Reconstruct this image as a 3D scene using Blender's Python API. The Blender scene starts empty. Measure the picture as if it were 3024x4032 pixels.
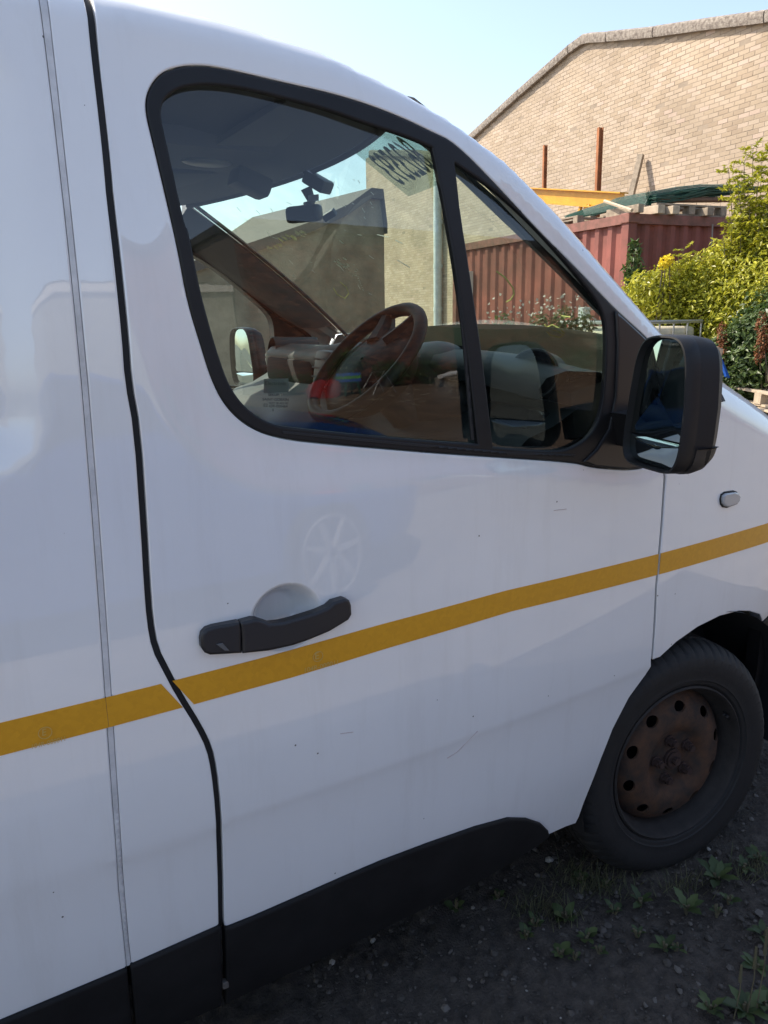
import bpy, bmesh, math, random
import numpy as np
from mathutils import Vector, Matrix
from mathutils.geometry import delaunay_2d_cdt
random.seed(7); rng = np.random.default_rng(7)
SC = bpy.context.scene
COL = SC.collection

# ------------------------------------------------------------------ camera
W, H, FPX = 3024, 4032, 3036.0
CAM = np.array([-1.521, -2.0765, 1.4462]); YAW, PIT, ROL = .5141, .25, -.015
cf = np.array([math.sin(YAW)*math.cos(PIT), math.cos(YAW)*math.cos(PIT), -math.sin(PIT)])
_r = np.array([math.cos(YAW), -math.sin(YAW), 0.0]); _u = np.cross(_r, cf)
cr = _r*math.cos(ROL)+_u*math.sin(ROL); cu = -_r*math.sin(ROL)+_u*math.cos(ROL)
cam = bpy.data.cameras.new('camera'); camo = bpy.data.objects.new('camera', cam); COL.objects.link(camo)
camo.matrix_world = Matrix(((cr[0], cu[0], -cf[0], CAM[0]), (cr[1], cu[1], -cf[1], CAM[1]), (cr[2], cu[2], -cf[2], CAM[2]), (0, 0, 0, 1)))
cam.sensor_fit = 'VERTICAL'; cam.sensor_height = 36.0; cam.lens = 36.0*FPX/H; cam.clip_start = .05; cam.clip_end = 500
SC.camera = camo
SC.render.resolution_x, SC.render.resolution_y = 768, 1024

# ------------------------------------------------------------------ light
EL = math.radians(47); AZ = (-.60, .80)
SUN = np.array([AZ[0]*math.cos(EL), AZ[1]*math.cos(EL), math.sin(EL)])
wd = bpy.data.worlds.new('World'); SC.world = wd; wd.use_nodes = True
nt = wd.node_tree; sky = nt.nodes.new('ShaderNodeTexSky'); sky.sky_type = 'NISHITA'; sky.sun_disc = False
sky.sun_elevation = EL; sky.sun_rotation = math.atan2(AZ[0], AZ[1]); sky.dust_density = 1.8; sky.air_density = 1.0; sky.ozone_density = 1.5
hsv = nt.nodes.new('ShaderNodeHueSaturation'); hsv.inputs['Saturation'].default_value = .86; nt.links.new(sky.outputs[0], hsv.inputs['Color']); nt.links.new(hsv.outputs[0], nt.nodes['Background'].inputs[0]); nt.nodes['Background'].inputs[1].default_value = .106
sl = bpy.data.lights.new('sun', 'SUN'); sl.energy = 2.8; sl.angle = math.radians(.53); sl.color = (1, .90, .76)
so = bpy.data.objects.new('sun', sl); COL.objects.link(so); so.rotation_euler = Vector(SUN).to_track_quat('Z', 'Y').to_euler(); so.location = (-8, 10, 14)
SC.view_settings.view_transform = 'Standard'; SC.view_settings.look = 'None'; SC.view_settings.exposure = 1.5; SC.view_settings.gamma = 1.0
SC.render.engine = 'CYCLES'

# ------------------------------------------------------------------ pixel helpers
def ray(px, py): return cf+(px-W/2)/FPX*cr-(py-H/2)/FPX*cu
def at(px, py, ax, val):
    d = ray(px, py); return CAM+d*((val-CAM[ax])/d[ax])
def atd(px, py, depth): return CAM+ray(px, py)*depth
def atp(px, py, p0, n):
    d = ray(px, py); return CAM+d*(((np.array(p0)-CAM)@n)/(d@n))
def pchip(xs, ys):
    xs = np.array(xs, float); ys = np.array(ys, float); h = np.diff(xs); dl = np.diff(ys)/h
    m = np.zeros(len(xs)); m[0] = dl[0]; m[-1] = dl[-1]
    for i in range(1, len(xs)-1):
        if dl[i-1]*dl[i] > 0:
            w1 = 2*h[i]+h[i-1]; w2 = h[i]+2*h[i-1]; m[i] = (w1+w2)/(w1/dl[i-1]+w2/dl[i])
    def f(x):
        x = np.clip(np.asarray(x, float), xs[0], xs[-1]); i = np.clip(np.searchsorted(xs, x)-1, 0, len(xs)-2)
        t = (x-xs[i])/h[i]; a = ys[i]; b = ys[i+1]
        return (2*t**3-3*t**2+1)*a+(t**3-2*t**2+t)*h[i]*m[i]+(-2*t**3+3*t**2)*b+(t**3-t**2)*h[i]*m[i+1]
    return f

# ------------------------------------------------------------------ materials
MATS = {}
def node(nt, t, **kw):
    n = nt.nodes.new(t)
    for k, v in kw.items(): setattr(n, k, v)
    return n
def mat(name, col=(.5, .5, .5), rough=.5, metal=0., var=None, bump=None, coat=0., spec=.5, col2=None, trans=0., obj=False, rand=0., tex=None):
    """var=(scale, amount) blends col -> col2 by noise; bump=(scale, strength[, dist]); rand = per-object value jitter"""
    if name in MATS: return MATS[name]
    m = bpy.data.materials.new(name); m.use_nodes = True; nt = m.node_tree; b = nt.nodes['Principled BSDF']
    b.inputs['Base Color'].default_value = (*col, 1); b.inputs['Roughness'].default_value = rough; b.inputs['Metallic'].default_value = metal
    b.inputs['Coat Weight'].default_value = coat; b.inputs['Coat Roughness'].default_value = .04; b.inputs['Specular IOR Level'].default_value = spec
    if trans: b.inputs['Transmission Weight'].default_value = trans
    L = nt.links.new
    src = None
    if obj: src = node(nt, 'ShaderNodeTexCoord').outputs['Object']
    else: src = node(nt, 'ShaderNodeNewGeometry').outputs['Position']
    csock = None
    if var:
        n = node(nt, 'ShaderNodeTexNoise'); n.inputs['Scale'].default_value = var[0]; n.inputs['Detail'].default_value = 8; n.inputs['Roughness'].default_value = .65
        L(src, n.inputs['Vector'])
        rp = node(nt, 'ShaderNodeValToRGB'); c2 = col2 or tuple(c*(1-var[1]) for c in col)
        rp.color_ramp.elements[0].position = .35; rp.color_ramp.elements[1].position = .68
        rp.color_ramp.elements[0].color = (*c2, 1); rp.color_ramp.elements[1].color = (*col, 1)
        L(n.outputs['Fac'], rp.inputs[0]); csock = rp.outputs[0]
    if rand:
        oi = node(nt, 'ShaderNodeObjectInfo'); hs = node(nt, 'ShaderNodeHueSaturation')
        mr = node(nt, 'ShaderNodeMapRange'); mr.inputs[3].default_value = 1-rand; mr.inputs[4].default_value = 1+rand
        L(oi.outputs['Random'], mr.inputs[0]); L(mr.outputs[0], hs.inputs['Value'])
        if csock: L(csock, hs.inputs['Color'])
        else: hs.inputs['Color'].default_value = (*col, 1)
        csock = hs.outputs[0]
    if csock: L(csock, b.inputs['Base Color'])
    if bump:
        n = node(nt, 'ShaderNodeTexNoise'); n.inputs['Scale'].default_value = bump[0]; n.inputs['Detail'].default_value = 6
        L(src, n.inputs['Vector']); bp = node(nt, 'ShaderNodeBump'); bp.inputs['Strength'].default_value = bump[1]; bp.inputs['Distance'].default_value = bump[2] if len(bump) > 2 else .01
        L(n.outputs['Fac'], bp.inputs['Height']); L(bp.outputs[0], b.inputs['Normal'])
    MATS[name] = m
    return m
def mat_attr(name, ramp, rough=.8, bump=None, noise=None, transl=0.):
    """colour from a per-face 'tone' attribute through a ramp"""
    m = bpy.data.materials.new(name); m.use_nodes = True; nt = m.node_tree; b = nt.nodes['Principled BSDF']; L = nt.links.new
    a = node(nt, 'ShaderNodeAttribute', attribute_name='tone'); rp = node(nt, 'ShaderNodeValToRGB')
    els = rp.color_ramp.elements
    for i, (p, c) in enumerate(ramp):
        e = els[i] if i < 2 else els.new(p)
        e.position = p; e.color = (*c, 1)
    fac = a.outputs['Fac']; pos = node(nt, 'ShaderNodeNewGeometry').outputs['Position']
    if name.endswith('_single'):
        fac = node(nt, 'ShaderNodeObjectInfo').outputs['Random']
    L(fac, rp.inputs[0]); cs = rp.outputs[0]
    if noise:
        n = node(nt, 'ShaderNodeTexNoise'); n.inputs['Scale'].default_value = noise[0]; n.inputs['Detail'].default_value = 6; L(pos, n.inputs['Vector'])
        mr = node(nt, 'ShaderNodeMapRange'); mr.inputs[1].default_value = .3; mr.inputs[2].default_value = .7; mr.inputs[3].default_value = 1-noise[1]; mr.inputs[4].default_value = 1+noise[1]*.5
        L(n.outputs['Fac'], mr.inputs[0]); mx = node(nt, 'ShaderNodeVectorMath', operation='SCALE'); L(cs, mx.inputs[0]); L(mr.outputs[0], mx.inputs['Scale']); cs = mx.outputs[0]
    L(cs, b.inputs['Base Color']); b.inputs['Roughness'].default_value = rough
    if bump:
        n = node(nt, 'ShaderNodeTexNoise'); n.inputs['Scale'].default_value = bump[0]; L(pos, n.inputs['Vector']); bp = node(nt, 'ShaderNodeBump'); bp.inputs['Strength'].default_value = bump[1]; bp.inputs['Distance'].default_value = .004
        L(n.outputs['Fac'], bp.inputs['Height']); L(bp.outputs[0], b.inputs['Normal'])
    if transl:
        t = node(nt, 'ShaderNodeBsdfTranslucent'); L(cs, t.inputs['Color']); mx = node(nt, 'ShaderNodeMixShader'); mx.inputs[0].default_value = transl
        L(b.outputs[0], mx.inputs[1]); L(t.outputs[0], mx.inputs[2]); L(mx.outputs[0], nt.nodes['Material Output'].inputs[0])
    return m
def mat_glass(name, tint, base=.05, gain=1.0, haze=0., rough=0.):
    m = bpy.data.materials.new(name); m.use_nodes = True; nt = m.node_tree; L = nt.links.new
    nt.nodes.remove(nt.nodes['Principled BSDF'])
    tr = node(nt, 'ShaderNodeBsdfTransparent'); tr.inputs[0].default_value = (*tint, 1)
    gl = node(nt, 'ShaderNodeBsdfGlossy'); gl.inputs['Roughness'].default_value = rough; gl.inputs[0].default_value = (1, 1, 1, 1)
    lw = node(nt, 'ShaderNodeLayerWeight'); lw.inputs[0].default_value = .5
    p = node(nt, 'ShaderNodeMath', operation='POWER'); p.inputs[1].default_value = 5; L(lw.outputs['Facing'], p.inputs[0])
    a = node(nt, 'ShaderNodeMath', operation='MULTIPLY_ADD'); a.inputs[1].default_value = gain; a.inputs[2].default_value = base; a.use_clamp = True; L(p.outputs[0], a.inputs[0])
    mx = node(nt, 'ShaderNodeMixShader'); L(a.outputs[0], mx.inputs[0]); out = tr.outputs[0]
    if haze:
        df = node(nt, 'ShaderNodeBsdfDiffuse'); df.inputs[0].default_value = (.7, .72, .68, 1)
        n = node(nt, 'ShaderNodeTexNoise'); n.inputs['Scale'].default_value = 9; n.inputs['Detail'].default_value = 7; L(node(nt, 'ShaderNodeNewGeometry').outputs['Position'], n.inputs['Vector'])
        mr = node(nt, 'ShaderNodeMapRange'); mr.inputs[1].default_value = .35; mr.inputs[2].default_value = .75; mr.inputs[3].default_value = haze*.4; mr.inputs[4].default_value = haze*1.8; L(n.outputs['Fac'], mr.inputs[0])
        m2 = node(nt, 'ShaderNodeMixShader'); L(mr.outputs[0], m2.inputs[0]); L(tr.outputs[0], m2.inputs[1]); L(df.outputs[0], m2.inputs[2]); out = m2.outputs[0]
    L(out, mx.inputs[1]); L(gl.outputs[0], mx.inputs[2]); L(mx.outputs[0], nt.nodes['Material Output'].inputs[0])
    MATS[name] = m; return m

PAINT = mat('white_paint', (.82, .82, .81), .45, var=(2.2, .05), coat=1.0, bump=(7, .012, .01))
_n = PAINT.node_tree; _b = _n.nodes['Principled BSDF']; _b.inputs['Coat IOR'].default_value = 1.75; _b.inputs['Coat Roughness'].default_value = .022
_mp = node(_n, 'ShaderNodeMapping'); _mp.inputs['Scale'].default_value = (11, 11, 1.1); _n.links.new(node(_n, 'ShaderNodeNewGeometry').outputs['Position'], _mp.inputs['Vector'])
_sn = node(_n, 'ShaderNodeTexNoise'); _sn.inputs['Scale'].default_value = 1.6; _sn.inputs['Detail'].default_value = 9; _sn.inputs['Roughness'].default_value = .7; _n.links.new(_mp.outputs[0], _sn.inputs['Vector'])
_mr = node(_n, 'ShaderNodeMapRange'); _mr.inputs[1].default_value = .52; _mr.inputs[2].default_value = .78; _mr.inputs[3].default_value = 0; _mr.inputs[4].default_value = .22; _n.links.new(_sn.outputs['Fac'], _mr.inputs[0])
_m0 = node(_n, 'ShaderNodeMix', data_type='RGBA'); _n.links.new(_mr.outputs[0], _m0.inputs[0]); _n.links.new(_b.inputs['Base Color'].links[0].from_socket, _m0.inputs[6]); _m0.inputs[7].default_value = (.56, .53, .48, 1); _n.links.new(_m0.outputs[2], _b.inputs['Base Color'])
_v = node(_n, 'ShaderNodeTexVoronoi'); _v.inputs['Scale'].default_value = 17; _n.links.new(node(_n, 'ShaderNodeNewGeometry').outputs['Position'], _v.inputs['Vector'])
_l = node(_n, 'ShaderNodeMath', operation='LESS_THAN'); _l.inputs[1].default_value = .030; _n.links.new(_v.outputs['Distance'], _l.inputs[0])
_mx = node(_n, 'ShaderNodeMix', data_type='RGBA'); _n.links.new(_l.outputs[0], _mx.inputs[0]); _n.links.new(_b.inputs['Base Color'].links[0].from_socket, _mx.inputs[6]); _mx.inputs[7].default_value = (.12, .11, .10, 1); _n.links.new(_mx.outputs[2], _b.inputs['Base Color'])
PLASTIC = mat('black_plastic', (.012, .012, .013), .5, bump=(900, .12, .001), var=(14, .3), spec=.35)
TRIM = mat('dusty_sill_plastic', (.014, .0135, .014), .7, var=(9, .45), bump=(700, .15, .001), spec=.25)
SEAL = mat('rubber_seal', (.012, .012, .013), .65)
GRIME = mat('grimy_joint', (.42, .42, .42), .55, var=(30, .5))
GLASS = mat_glass('door_glass', (.88, .94, .905), .062, .95)
WGLASS = mat_glass('windscreen_glass', (.80, .92, .82), .06, .9, haze=.11)
FARGLASS = mat_glass('far_door_glass', (.78, .86, .82), .06, .9)
MIRROR = mat('mirror_glass', (.38, .46, .47), .015, 1.0)
LINER = mat('headliner_fabric', (.22, .225, .235), .9, bump=(400, .2, .001))
DASH = mat('grey_dashboard', (.034, .039, .037), .62, bump=(600, .25, .001), var=(6, .2))
DASHD = mat('dark_dashboard', (.020, .022, .022), .5, bump=(500, .2, .001))
TYRE = mat('tyre_rubber', (.012, .0115, .011), .75, var=(22, .35), bump=(120, .25, .002))
RUST = mat('rusty_steel_wheel', (.088, .040, .018), .85, var=(20, .6), col2=(.022, .016, .012), bump=(160, .5, .002))
BARRELM = mat('wheel_barrel_steel', (.026, .021, .018), .8, var=(30, .5), bump=(140, .3, .002))
NUTM = mat('brown_steel_nut', (.075, .048, .042), .55, .4, var=(80, .4))
DARKIN = mat('dark_void', (.010, .010, .011), .9)

# ------------------------------------------------------------------ mesh helpers
def link(name, me, m=None, parent=None):
    o = bpy.data.objects.new(name, me); COL.objects.link(o)
    if m is not None and me is not None:
        me.materials.clear(); me.materials.append(m)
    if parent is not None: o.parent = parent
    return o
def mesh(name, v, f, m, parent=None, smooth=True, normals=None):
    me = bpy.data.meshes.new(name); me.from_pydata([tuple(map(float, q)) for q in v], [], [tuple(map(int, q)) for q in f]); me.validate(); me.update()
    if smooth: me.polygons.foreach_set('use_smooth', [True]*len(me.polygons))
    if normals is not None and len(me.vertices) == len(normals): me.normals_split_custom_set_from_vertices([tuple(map(float, q)) for q in normals])
    return link(name, me, m, parent)
def empty(name, loc=(0, 0, 0), rz=0):
    o = bpy.data.objects.new(name, None); COL.objects.link(o); o.location = tuple(map(float, loc)); o.rotation_euler = (0, 0, rz); o.empty_display_size = .1
    return o
def tag(o, label, cat, group=None, kind=None):
    if label: o['label'] = label
    if cat: o['category'] = cat
    if group: o['group'] = group
    if kind: o['kind'] = kind
    return o
def structure(o): o['kind'] = 'structure'; return o
class B:
    """bmesh collector"""
    def __init__(s): s.bm = bmesh.new()
    def box(s, c, size, rot=None, bev=0., seg=2):
        M = Matrix.Translation(Vector(tuple(map(float, c)))) @ (rot.to_4x4() if rot is not None else Matrix.Identity(4)) @ Matrix.Diagonal((*[float(q) for q in size], 1))
        r = bmesh.ops.create_cube(s.bm, size=1.0, matrix=M)
        if bev:
            es = list({e for v in r['verts'] for e in v.link_edges})
            bmesh.ops.bevel(s.bm, geom=es, offset=bev, segments=seg, affect='EDGES', profile=.6)
        return s
    def tube(s, pts, rad, n=8, cap=True):
        pts = [Vector(tuple(map(float, p))) for p in pts]; rad = rad if hasattr(rad, '__len__') else [rad]*len(pts)
        rings = []; up = None
        for i, p in enumerate(pts):
            t = (pts[min(i+1, len(pts)-1)]-pts[max(i-1, 0)]).normalized()
            if up is None: up = t.orthogonal().normalized()
            a = (up-t*up.dot(t)).normalized(); up = a; b = t.cross(a)
            rings.append([s.bm.verts.new(p+(a*math.cos(k*2*math.pi/n)+b*math.sin(k*2*math.pi/n))*rad[i]) for k in range(n)])
        for A, Bq in zip(rings[:-1], rings[1:]):
            for k in range(n): s.bm.faces.new((A[k], A[(k+1) % n], Bq[(k+1) % n], Bq[k]))
        if cap:
            s.bm.faces.new(rings[0][::-1]); s.bm.faces.new(rings[-1])
        return s
    def loft(s, rings, close=True, caps=True):
        R = [[s.bm.verts.new(tuple(map(float, p))) for p in r] for r in rings]
        for A, Bq in zip(R[:-1], R[1:]):
            n = len(A)
            for k in range(n if close else n-1): s.bm.faces.new((A[k], A[(k+1) % n], Bq[(k+1) % n], Bq[k]))
        if caps and close:
            s.bm.faces.new(R[0][::-1]); s.bm.faces.new(R[-1])
        return s
    def grid(s, P):
        R = [[s.bm.verts.new(tuple(map(float, p))) for p in r] for r in P]
        for A, Bq in zip(R[:-1], R[1:]):
            for k in range(len(A)-1): s.bm.faces.new((A[k], A[k+1], Bq[k+1], Bq[k]))
        return s
    def sph(s, c, r, seg=16, sc=(1, 1, 1)):
        bmesh.ops.create_uvsphere(s.bm, u_segments=seg, v_segments=seg//2, radius=r, matrix=Matrix.Translation(Vector(tuple(map(float, c)))) @ Matrix.Diagonal((*sc, 1)))
        return s
    def done(s, name, m, parent=None, smooth=False, angle=40):
        bmesh.ops.recalc_face_normals(s.bm, faces=s.bm.faces)
        me = bpy.data.meshes.new(name); s.bm.to_mesh(me); s.bm.free()
        if smooth:
            me.polygons.foreach_set('use_smooth', [True]*len(me.polygons)); me.update()
            try: me.set_sharp_from_angle(angle=math.radians(angle))
            except Exception: pass
        return link(name, me, m, parent)
def arrmesh(name, v, f, m, parent=None, tone=None, smooth=False):
    """fast mesh from numpy arrays; f is M x k"""
    v = np.asarray(v, np.float32); f = np.asarray(f, np.int32); k = f.shape[1]
    me = bpy.data.meshes.new(name); me.vertices.add(len(v)); me.vertices.foreach_set('co', v.ravel())
    me.loops.add(f.size); me.loops.foreach_set('vertex_index', f.ravel()); me.polygons.add(len(f))
    me.polygons.foreach_set('loop_start', np.arange(0, f.size, k, dtype=np.int32)); me.polygons.foreach_set('loop_total', np.full(len(f), k, np.int32))
    me.update(calc_edges=True); me.polygons.foreach_set('use_smooth', [bool(smooth)]*len(f))
    if tone is not None:
        a = me.attributes.new('tone', 'FLOAT', 'FACE'); a.data.foreach_set('value', np.asarray(tone, np.float32))
    return link(name, me, m, parent)

# ================================================================== THE VAN SIDE SURFACE
prof = pchip([-.2, .15, .30, .41, .603, .622, .75, .9, 1.05, 1.2, 1.35, 1.5, 1.65, 1.8, 1.9, 2.1],
             [.84, .895, .922, .937, .953, .9565, .9605, .9605, .9575, .9545, .9520, .943, .926, .900, .872, .80])
def taper(x):
    x = np.asarray(x, float)
    return np.where(x > -1.1, .047*(x+1.1)**2, 0)+np.where(x > .3, .55*(x-.3)**2, 0)
def ybase(x, z): return prof(z)-taper(x)
def hit(px, py, off=0.):
    y = -.93
    for i in range(25):
        P = at(px, py, 1, y); y = -(float(ybase(P[0], P[2]))+off)
    return P
def hz(pts, off=0.): return np.array([(lambda P: (P[0], P[2]))(hit(a, b, off)) for a, b in pts])
K = 3024/1659
def chaikin_(Q, n=2):
    for _ in range(n):
        N = np.roll(Q, -1, 0); Q = np.stack([.75*Q+.25*N, .25*Q+.75*N], 1).reshape(-1, 2)
    return Q
WIN = hz([(580, 388), (584, 449), (606, 539), (640, 682), (686, 878), (712, 1000), (747, 1190), (802, 1370), (841, 1495), (888, 1590), (951, 1660), (1029, 1707), (1123, 1735), (1248, 1750), (1484, 1770), (1719, 1789), (2000, 1807), (2280, 1826), (2334, 1845), (2480, 1856), (2560, 1845), (2600, 1800), (2612, 1600), (2605, 1400), (2575, 1345), (2510, 1285), (2449, 1230), (2403, 1184), (2287, 1061), (2126, 900), (1960, 718), (1800, 554), (1718, 516), (1605, 460), (1454, 400), (1303, 354), (1153, 320), (1002, 283), (851, 249), (761, 244), (686, 256), (633, 283), (595, 336)])
WIN = chaikin_(WIN)
SIL = hz([(a*K, b*K) for a, b in ((330, 0), (450, 28), (560, 60), (700, 105), (850, 180), (970, 250), (1090, 340), (1200, 450), (1300, 565), (1400, 680), (1452, 737))], -.035)
SIL[-1] = SIL[-2]+(SIL[-1]-SIL[-2])*1.0
T1 = np.vstack([[(-4.2, 1.955), (-3.0, 1.955), (-2.0, 1.945), (-1.5, SIL[0, 1]+.016), (-1.33, SIL[0, 1]+.008)], SIL])
_t = hz([(2640, 1345), (2700, 1395), (2760, 1440), (2800, 1470), (2900, 1540), (3024, 1640)], -.075)
T2 = np.array([(_t[0, 0]-.06, _t[0, 1]+.035)]+[tuple(q) for q in _t]+[ (.47, 1.10), (.60, 1.0), (.75, .86), (.86, .70)])
def dist_poly(P, Q, closed=False):
    A = Q; Bq = np.roll(Q, -1, 0)
    if not closed: A = A[:-1]; Bq = Bq[:-1]
    out = np.full(len(P), 1e9)
    for a, b in zip(A, Bq):
        ab = b-a; t = np.clip(((P-a)@ab)/max(ab@ab, 1e-12), 0, 1); out = np.minimum(out, np.hypot(*(P-a-t[:, None]*ab).T))
    return out
def inside(P, Q):
    r = np.zeros(len(P), bool); n = len(Q)
    for i in range(n):
        a = Q[i]; b = Q[(i+1) % n]
        c = (a[1] > P[:, 1]) != (b[1] > P[:, 1])
        if c.any():
            xx = (b[0]-a[0])*(P[:, 1]-a[1])/(b[1]-a[1]+1e-15)+a[0]
            r ^= c & (P[:, 0] < xx)
    return r
def sst(t): t = np.clip(t, 0, 1); return t*t*(3-2*t)
BOWL = hz([(1128, 2432)])[0]
STAMP = np.vstack([hz([(-160, 250), (-40, 262), (8, 330), (32, 480), (60, 800), (85, 1100), (108, 1400), (120, 1580), (118, 1680), (90, 1745), (30, 1790), (-160, 1850)]), [(-3.6, 1.25), (-3.6, 1.78)]])
def ysurf(x, z, T=None, R=.065, feat='door'):
    x = np.asarray(x, float); z = np.asarray(z, float); P = np.stack([x, z], -1)
    y = ybase(x, z)
    if 'door' in feat:
        d = dist_poly(P, WIN, True); d = np.where(inside(P, WIN), 0, d)
        left = sst((-.62-x)/.5)
        wd_ = .035+.065*left
        y = y-(.006+.006*left)*sst(1-d/wd_)
        q = np.sqrt(((x-BOWL[0])/.060)**2+((z-BOWL[1])/.056)**2)
        y = y-.050*sst((1.04-q)/.56)**.75-.002*np.exp(-((q-1.08)/.10)**2)*0
    if 'stamp' in feat:
        d = dist_poly(P, STAMP, True); sd = np.where(inside(P, STAMP), -d, d)
        y = y-.018*sst((.03-sd)/.075)
    if T is not None:
        s = np.minimum(dist_poly(P, T), R); k = np.clip(R-s, 0, R)
        y = y-(R-np.sqrt(np.maximum(R*R-k*k, 0)))
    return y
def resample(Q, step, closed=True):
    Q = np.asarray(Q, float); Z = np.vstack([Q, Q[:1]]) if closed else Q
    out = []
    for a, b in zip(Z[:-1], Z[1:]):
        n = max(1, int(math.ceil(np.linalg.norm(b-a)/step)))
        out += [a+(b-a)*i/n for i in range(n)]
    if not closed: out.append(Z[-1])
    return np.array(out)
def chaikin(Q, n=2, closed=True):
    Q = np.asarray(Q, float)
    for _ in range(n):
        if closed:
            N = np.roll(Q, -1, 0); Q = np.stack([.75*Q+.25*N, .25*Q+.75*N], 1).reshape(-1, 2)
        else:
            A, Bq = Q[:-1], Q[1:]; Q = np.vstack([Q[:1], np.stack([.75*A+.25*Bq, .25*A+.75*Bq], 1).reshape(-1, 2), Q[-1:]])
    return Q
def area(Q): return .5*np.sum(Q[:, 0]*np.roll(Q[:, 1], -1)-np.roll(Q[:, 0], -1)*Q[:, 1])
def outn(Q):
    """outward 2-d normals of a closed ccw polygon"""
    t = np.roll(Q, -1, 0)-np.roll(Q, 1, 0); n = np.stack([t[:, 1], -t[:, 0]], -1); n /= (np.linalg.norm(n, axis=1)[:, None]+1e-12)
    return n
def offset(Q, d):
    Q = np.asarray(Q, float)
    if area(Q) < 0: Q = Q[::-1]
    return Q+outn(Q)*d
def panel(name, outline, m, parent, holes=(), off=0., step=.02, side=-1, flange=.018, bevel=.003, T=None, feat='', R=.065, bstep=None, fn=None, extra=None):
    bstep = bstep or step*.55
    loops = []
    def prep(Q, hole):
        Q = resample(Q, bstep)
        if area(Q) < 0: Q = Q[::-1]
        n = outn(Q)*(1 if not hole else -1)           # points away from the material
        return Q, n
    pts = []; edges = []; bnd = []
    for h, Q in [(False, outline)]+[(True, h) for h in holes]:
        Q, n = prep(Q, h)
        i0 = len(pts); pts += list(Q); c = len(Q); edges += [(i0+k, i0+(k+1) % c) for k in range(c)]
        bnd.append((i0, c, n, h)); loops.append(Q)
        if bevel:
            pts += list(Q-n*bevel)
    nb = len(pts)
    lo = loops[0].min(0); hi = loops[0].max(0)
    gx, gz = np.meshgrid(np.arange(lo[0], hi[0]+step, step), np.arange(lo[1], hi[1]+step, step)); G = np.stack([gx.ravel(), gz.ravel()], -1)
    G[:, 0] += (np.round((G[:, 1]-lo[1])/step) % 2)*step*.5
    keep = inside(G, loops[0])
    for Q in loops[1:]: keep &= ~inside(G, Q)
    G = G[keep]
    dd = np.full(len(G), 1e9)
    for Q in loops: dd = np.minimum(dd, dist_poly(G, Q, True))
    G = G[dd > step*.5]
    pts += list(G)
    if extra is not None:
        d2 = np.full(len(extra), 1e9)
        for Q in loops: d2 = np.minimum(d2, dist_poly(extra, Q, True))
        pts += list(extra[(d2 > .004) & inside(extra, loops[0])])
    vo, eo, fo, ov, oe, of = delaunay_2d_cdt([Vector(p) for p in pts], edges, [], 0, 1e-7)
    V2 = np.array([tuple(p) for p in vo]); F = np.array([tuple(t) for t in fo if len(t) == 3])
    cen = V2[F].mean(1); ok = inside(cen, loops[0])
    for Q in loops[1:]: ok &= ~inside(cen, Q)
    F = F[ok]
    a = V2[F[:, 1]]-V2[F[:, 0]]; b = V2[F[:, 2]]-V2[F[:, 0]]; sgn = a[:, 0]*b[:, 1]-a[:, 1]*b[:, 0]
    flip = sgn < 0 if side < 0 else sgn > 0           # seen from -y, +x right, +z up: ccw faces the viewer
    F[flip] = F[flip][:, ::-1]
    Yf = fn or (lambda x, z: ysurf(x, z, T, R, feat))
    Y = Yf(V2[:, 0], V2[:, 1])+off; e = 1e-3
    Yx = (Yf(V2[:, 0]+e, V2[:, 1])-Yf(V2[:, 0]-e, V2[:, 1]))/(2*e); Yz = (Yf(V2[:, 0], V2[:, 1]+e)-Yf(V2[:, 0], V2[:, 1]-e))/(2*e)
    N = np.stack([-Yx, np.full(len(Y), float(side)), -Yz], -1); N /= np.linalg.norm(N, axis=1)[:, None]
    inv = {}
    for k, l in enumerate(ov):
        for q in l: inv[q] = k
    V = np.stack([V2[:, 0], side*Y, V2[:, 1]], -1); VV = list(V); NN = list(N); FF = [tuple(t) for t in F]
    for i0, c, n, h in bnd:
        ids = [inv[i0+k] for k in range(c)]
        for k, i in enumerate(ids):
            o3 = np.array([n[k, 0], 0, n[k, 1]])
            if bevel:
                VV[i] = VV[i]-np.array([0, side*bevel*.7, 0]); q = NN[i]+o3*1.1; NN[i] = q/np.linalg.norm(q)
        if flange:
            s0 = len(VV)
            for k, i in enumerate(ids):
                o3 = np.array([n[k, 0], 0, n[k, 1]]); VV.append(VV[i].copy()); NN.append(o3)
            for k, i in enumerate(ids):
                o3 = np.array([n[k, 0], 0, n[k, 1]]); VV.append(VV[i]-np.array([0, side*flange, 0])); NN.append(o3)
            for k in range(c):
                k2 = (k+1) % c; f = (s0+k, s0+k2, s0+c+k2, s0+c+k)
                FF.append(f if (h == (side < 0)) else f[::-1])
    return mesh(name, VV, FF, m, parent, True, NN)

# ================================================================== VAN
van = empty('van', (0, 0, 0))
tag(van, 'white panel van with yellow reflective stripe, black wing mirror and rusty steel front wheel', 'van')
GAPC = hz([(354, 0), (361, 57), (367, 127), (380, 253), (399, 411), (415, 554), (429, 700), (434, 766), (468, 1058), (495, 1322), (507, 1500), (543, 1695), (570, 2096), (580, 2278), (592, 2443), (612, 2555), (657, 2643), (708, 2739), (782, 2857), (826, 2946), (845, 3035), (860, 3175), (869, 3396), (872, 3625), (874, 3660)])
GAPC[0] = (GAPC[0, 0], 1.935)
GAPC = chaikin(GAPC, 1, False)
FGAP = hz([(2617, 1857), (2620, 1879), (2616, 1935), (2608, 2058), (2596, 2194), (2586, 2317), (2580, 2450), (2575, 2525), (2569, 2599)])
FGAP = np.vstack([[(-.088, 1.385), (-.112, 1.25)], FGAP])
ARCHD = hz([(2565, 2624), (2543, 2659), (2478, 2748), (2414, 2872), (2369, 2986), (2329, 3091), (2299, 3165), (2282, 3215), (2267, 3243)])
g = .0052
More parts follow.
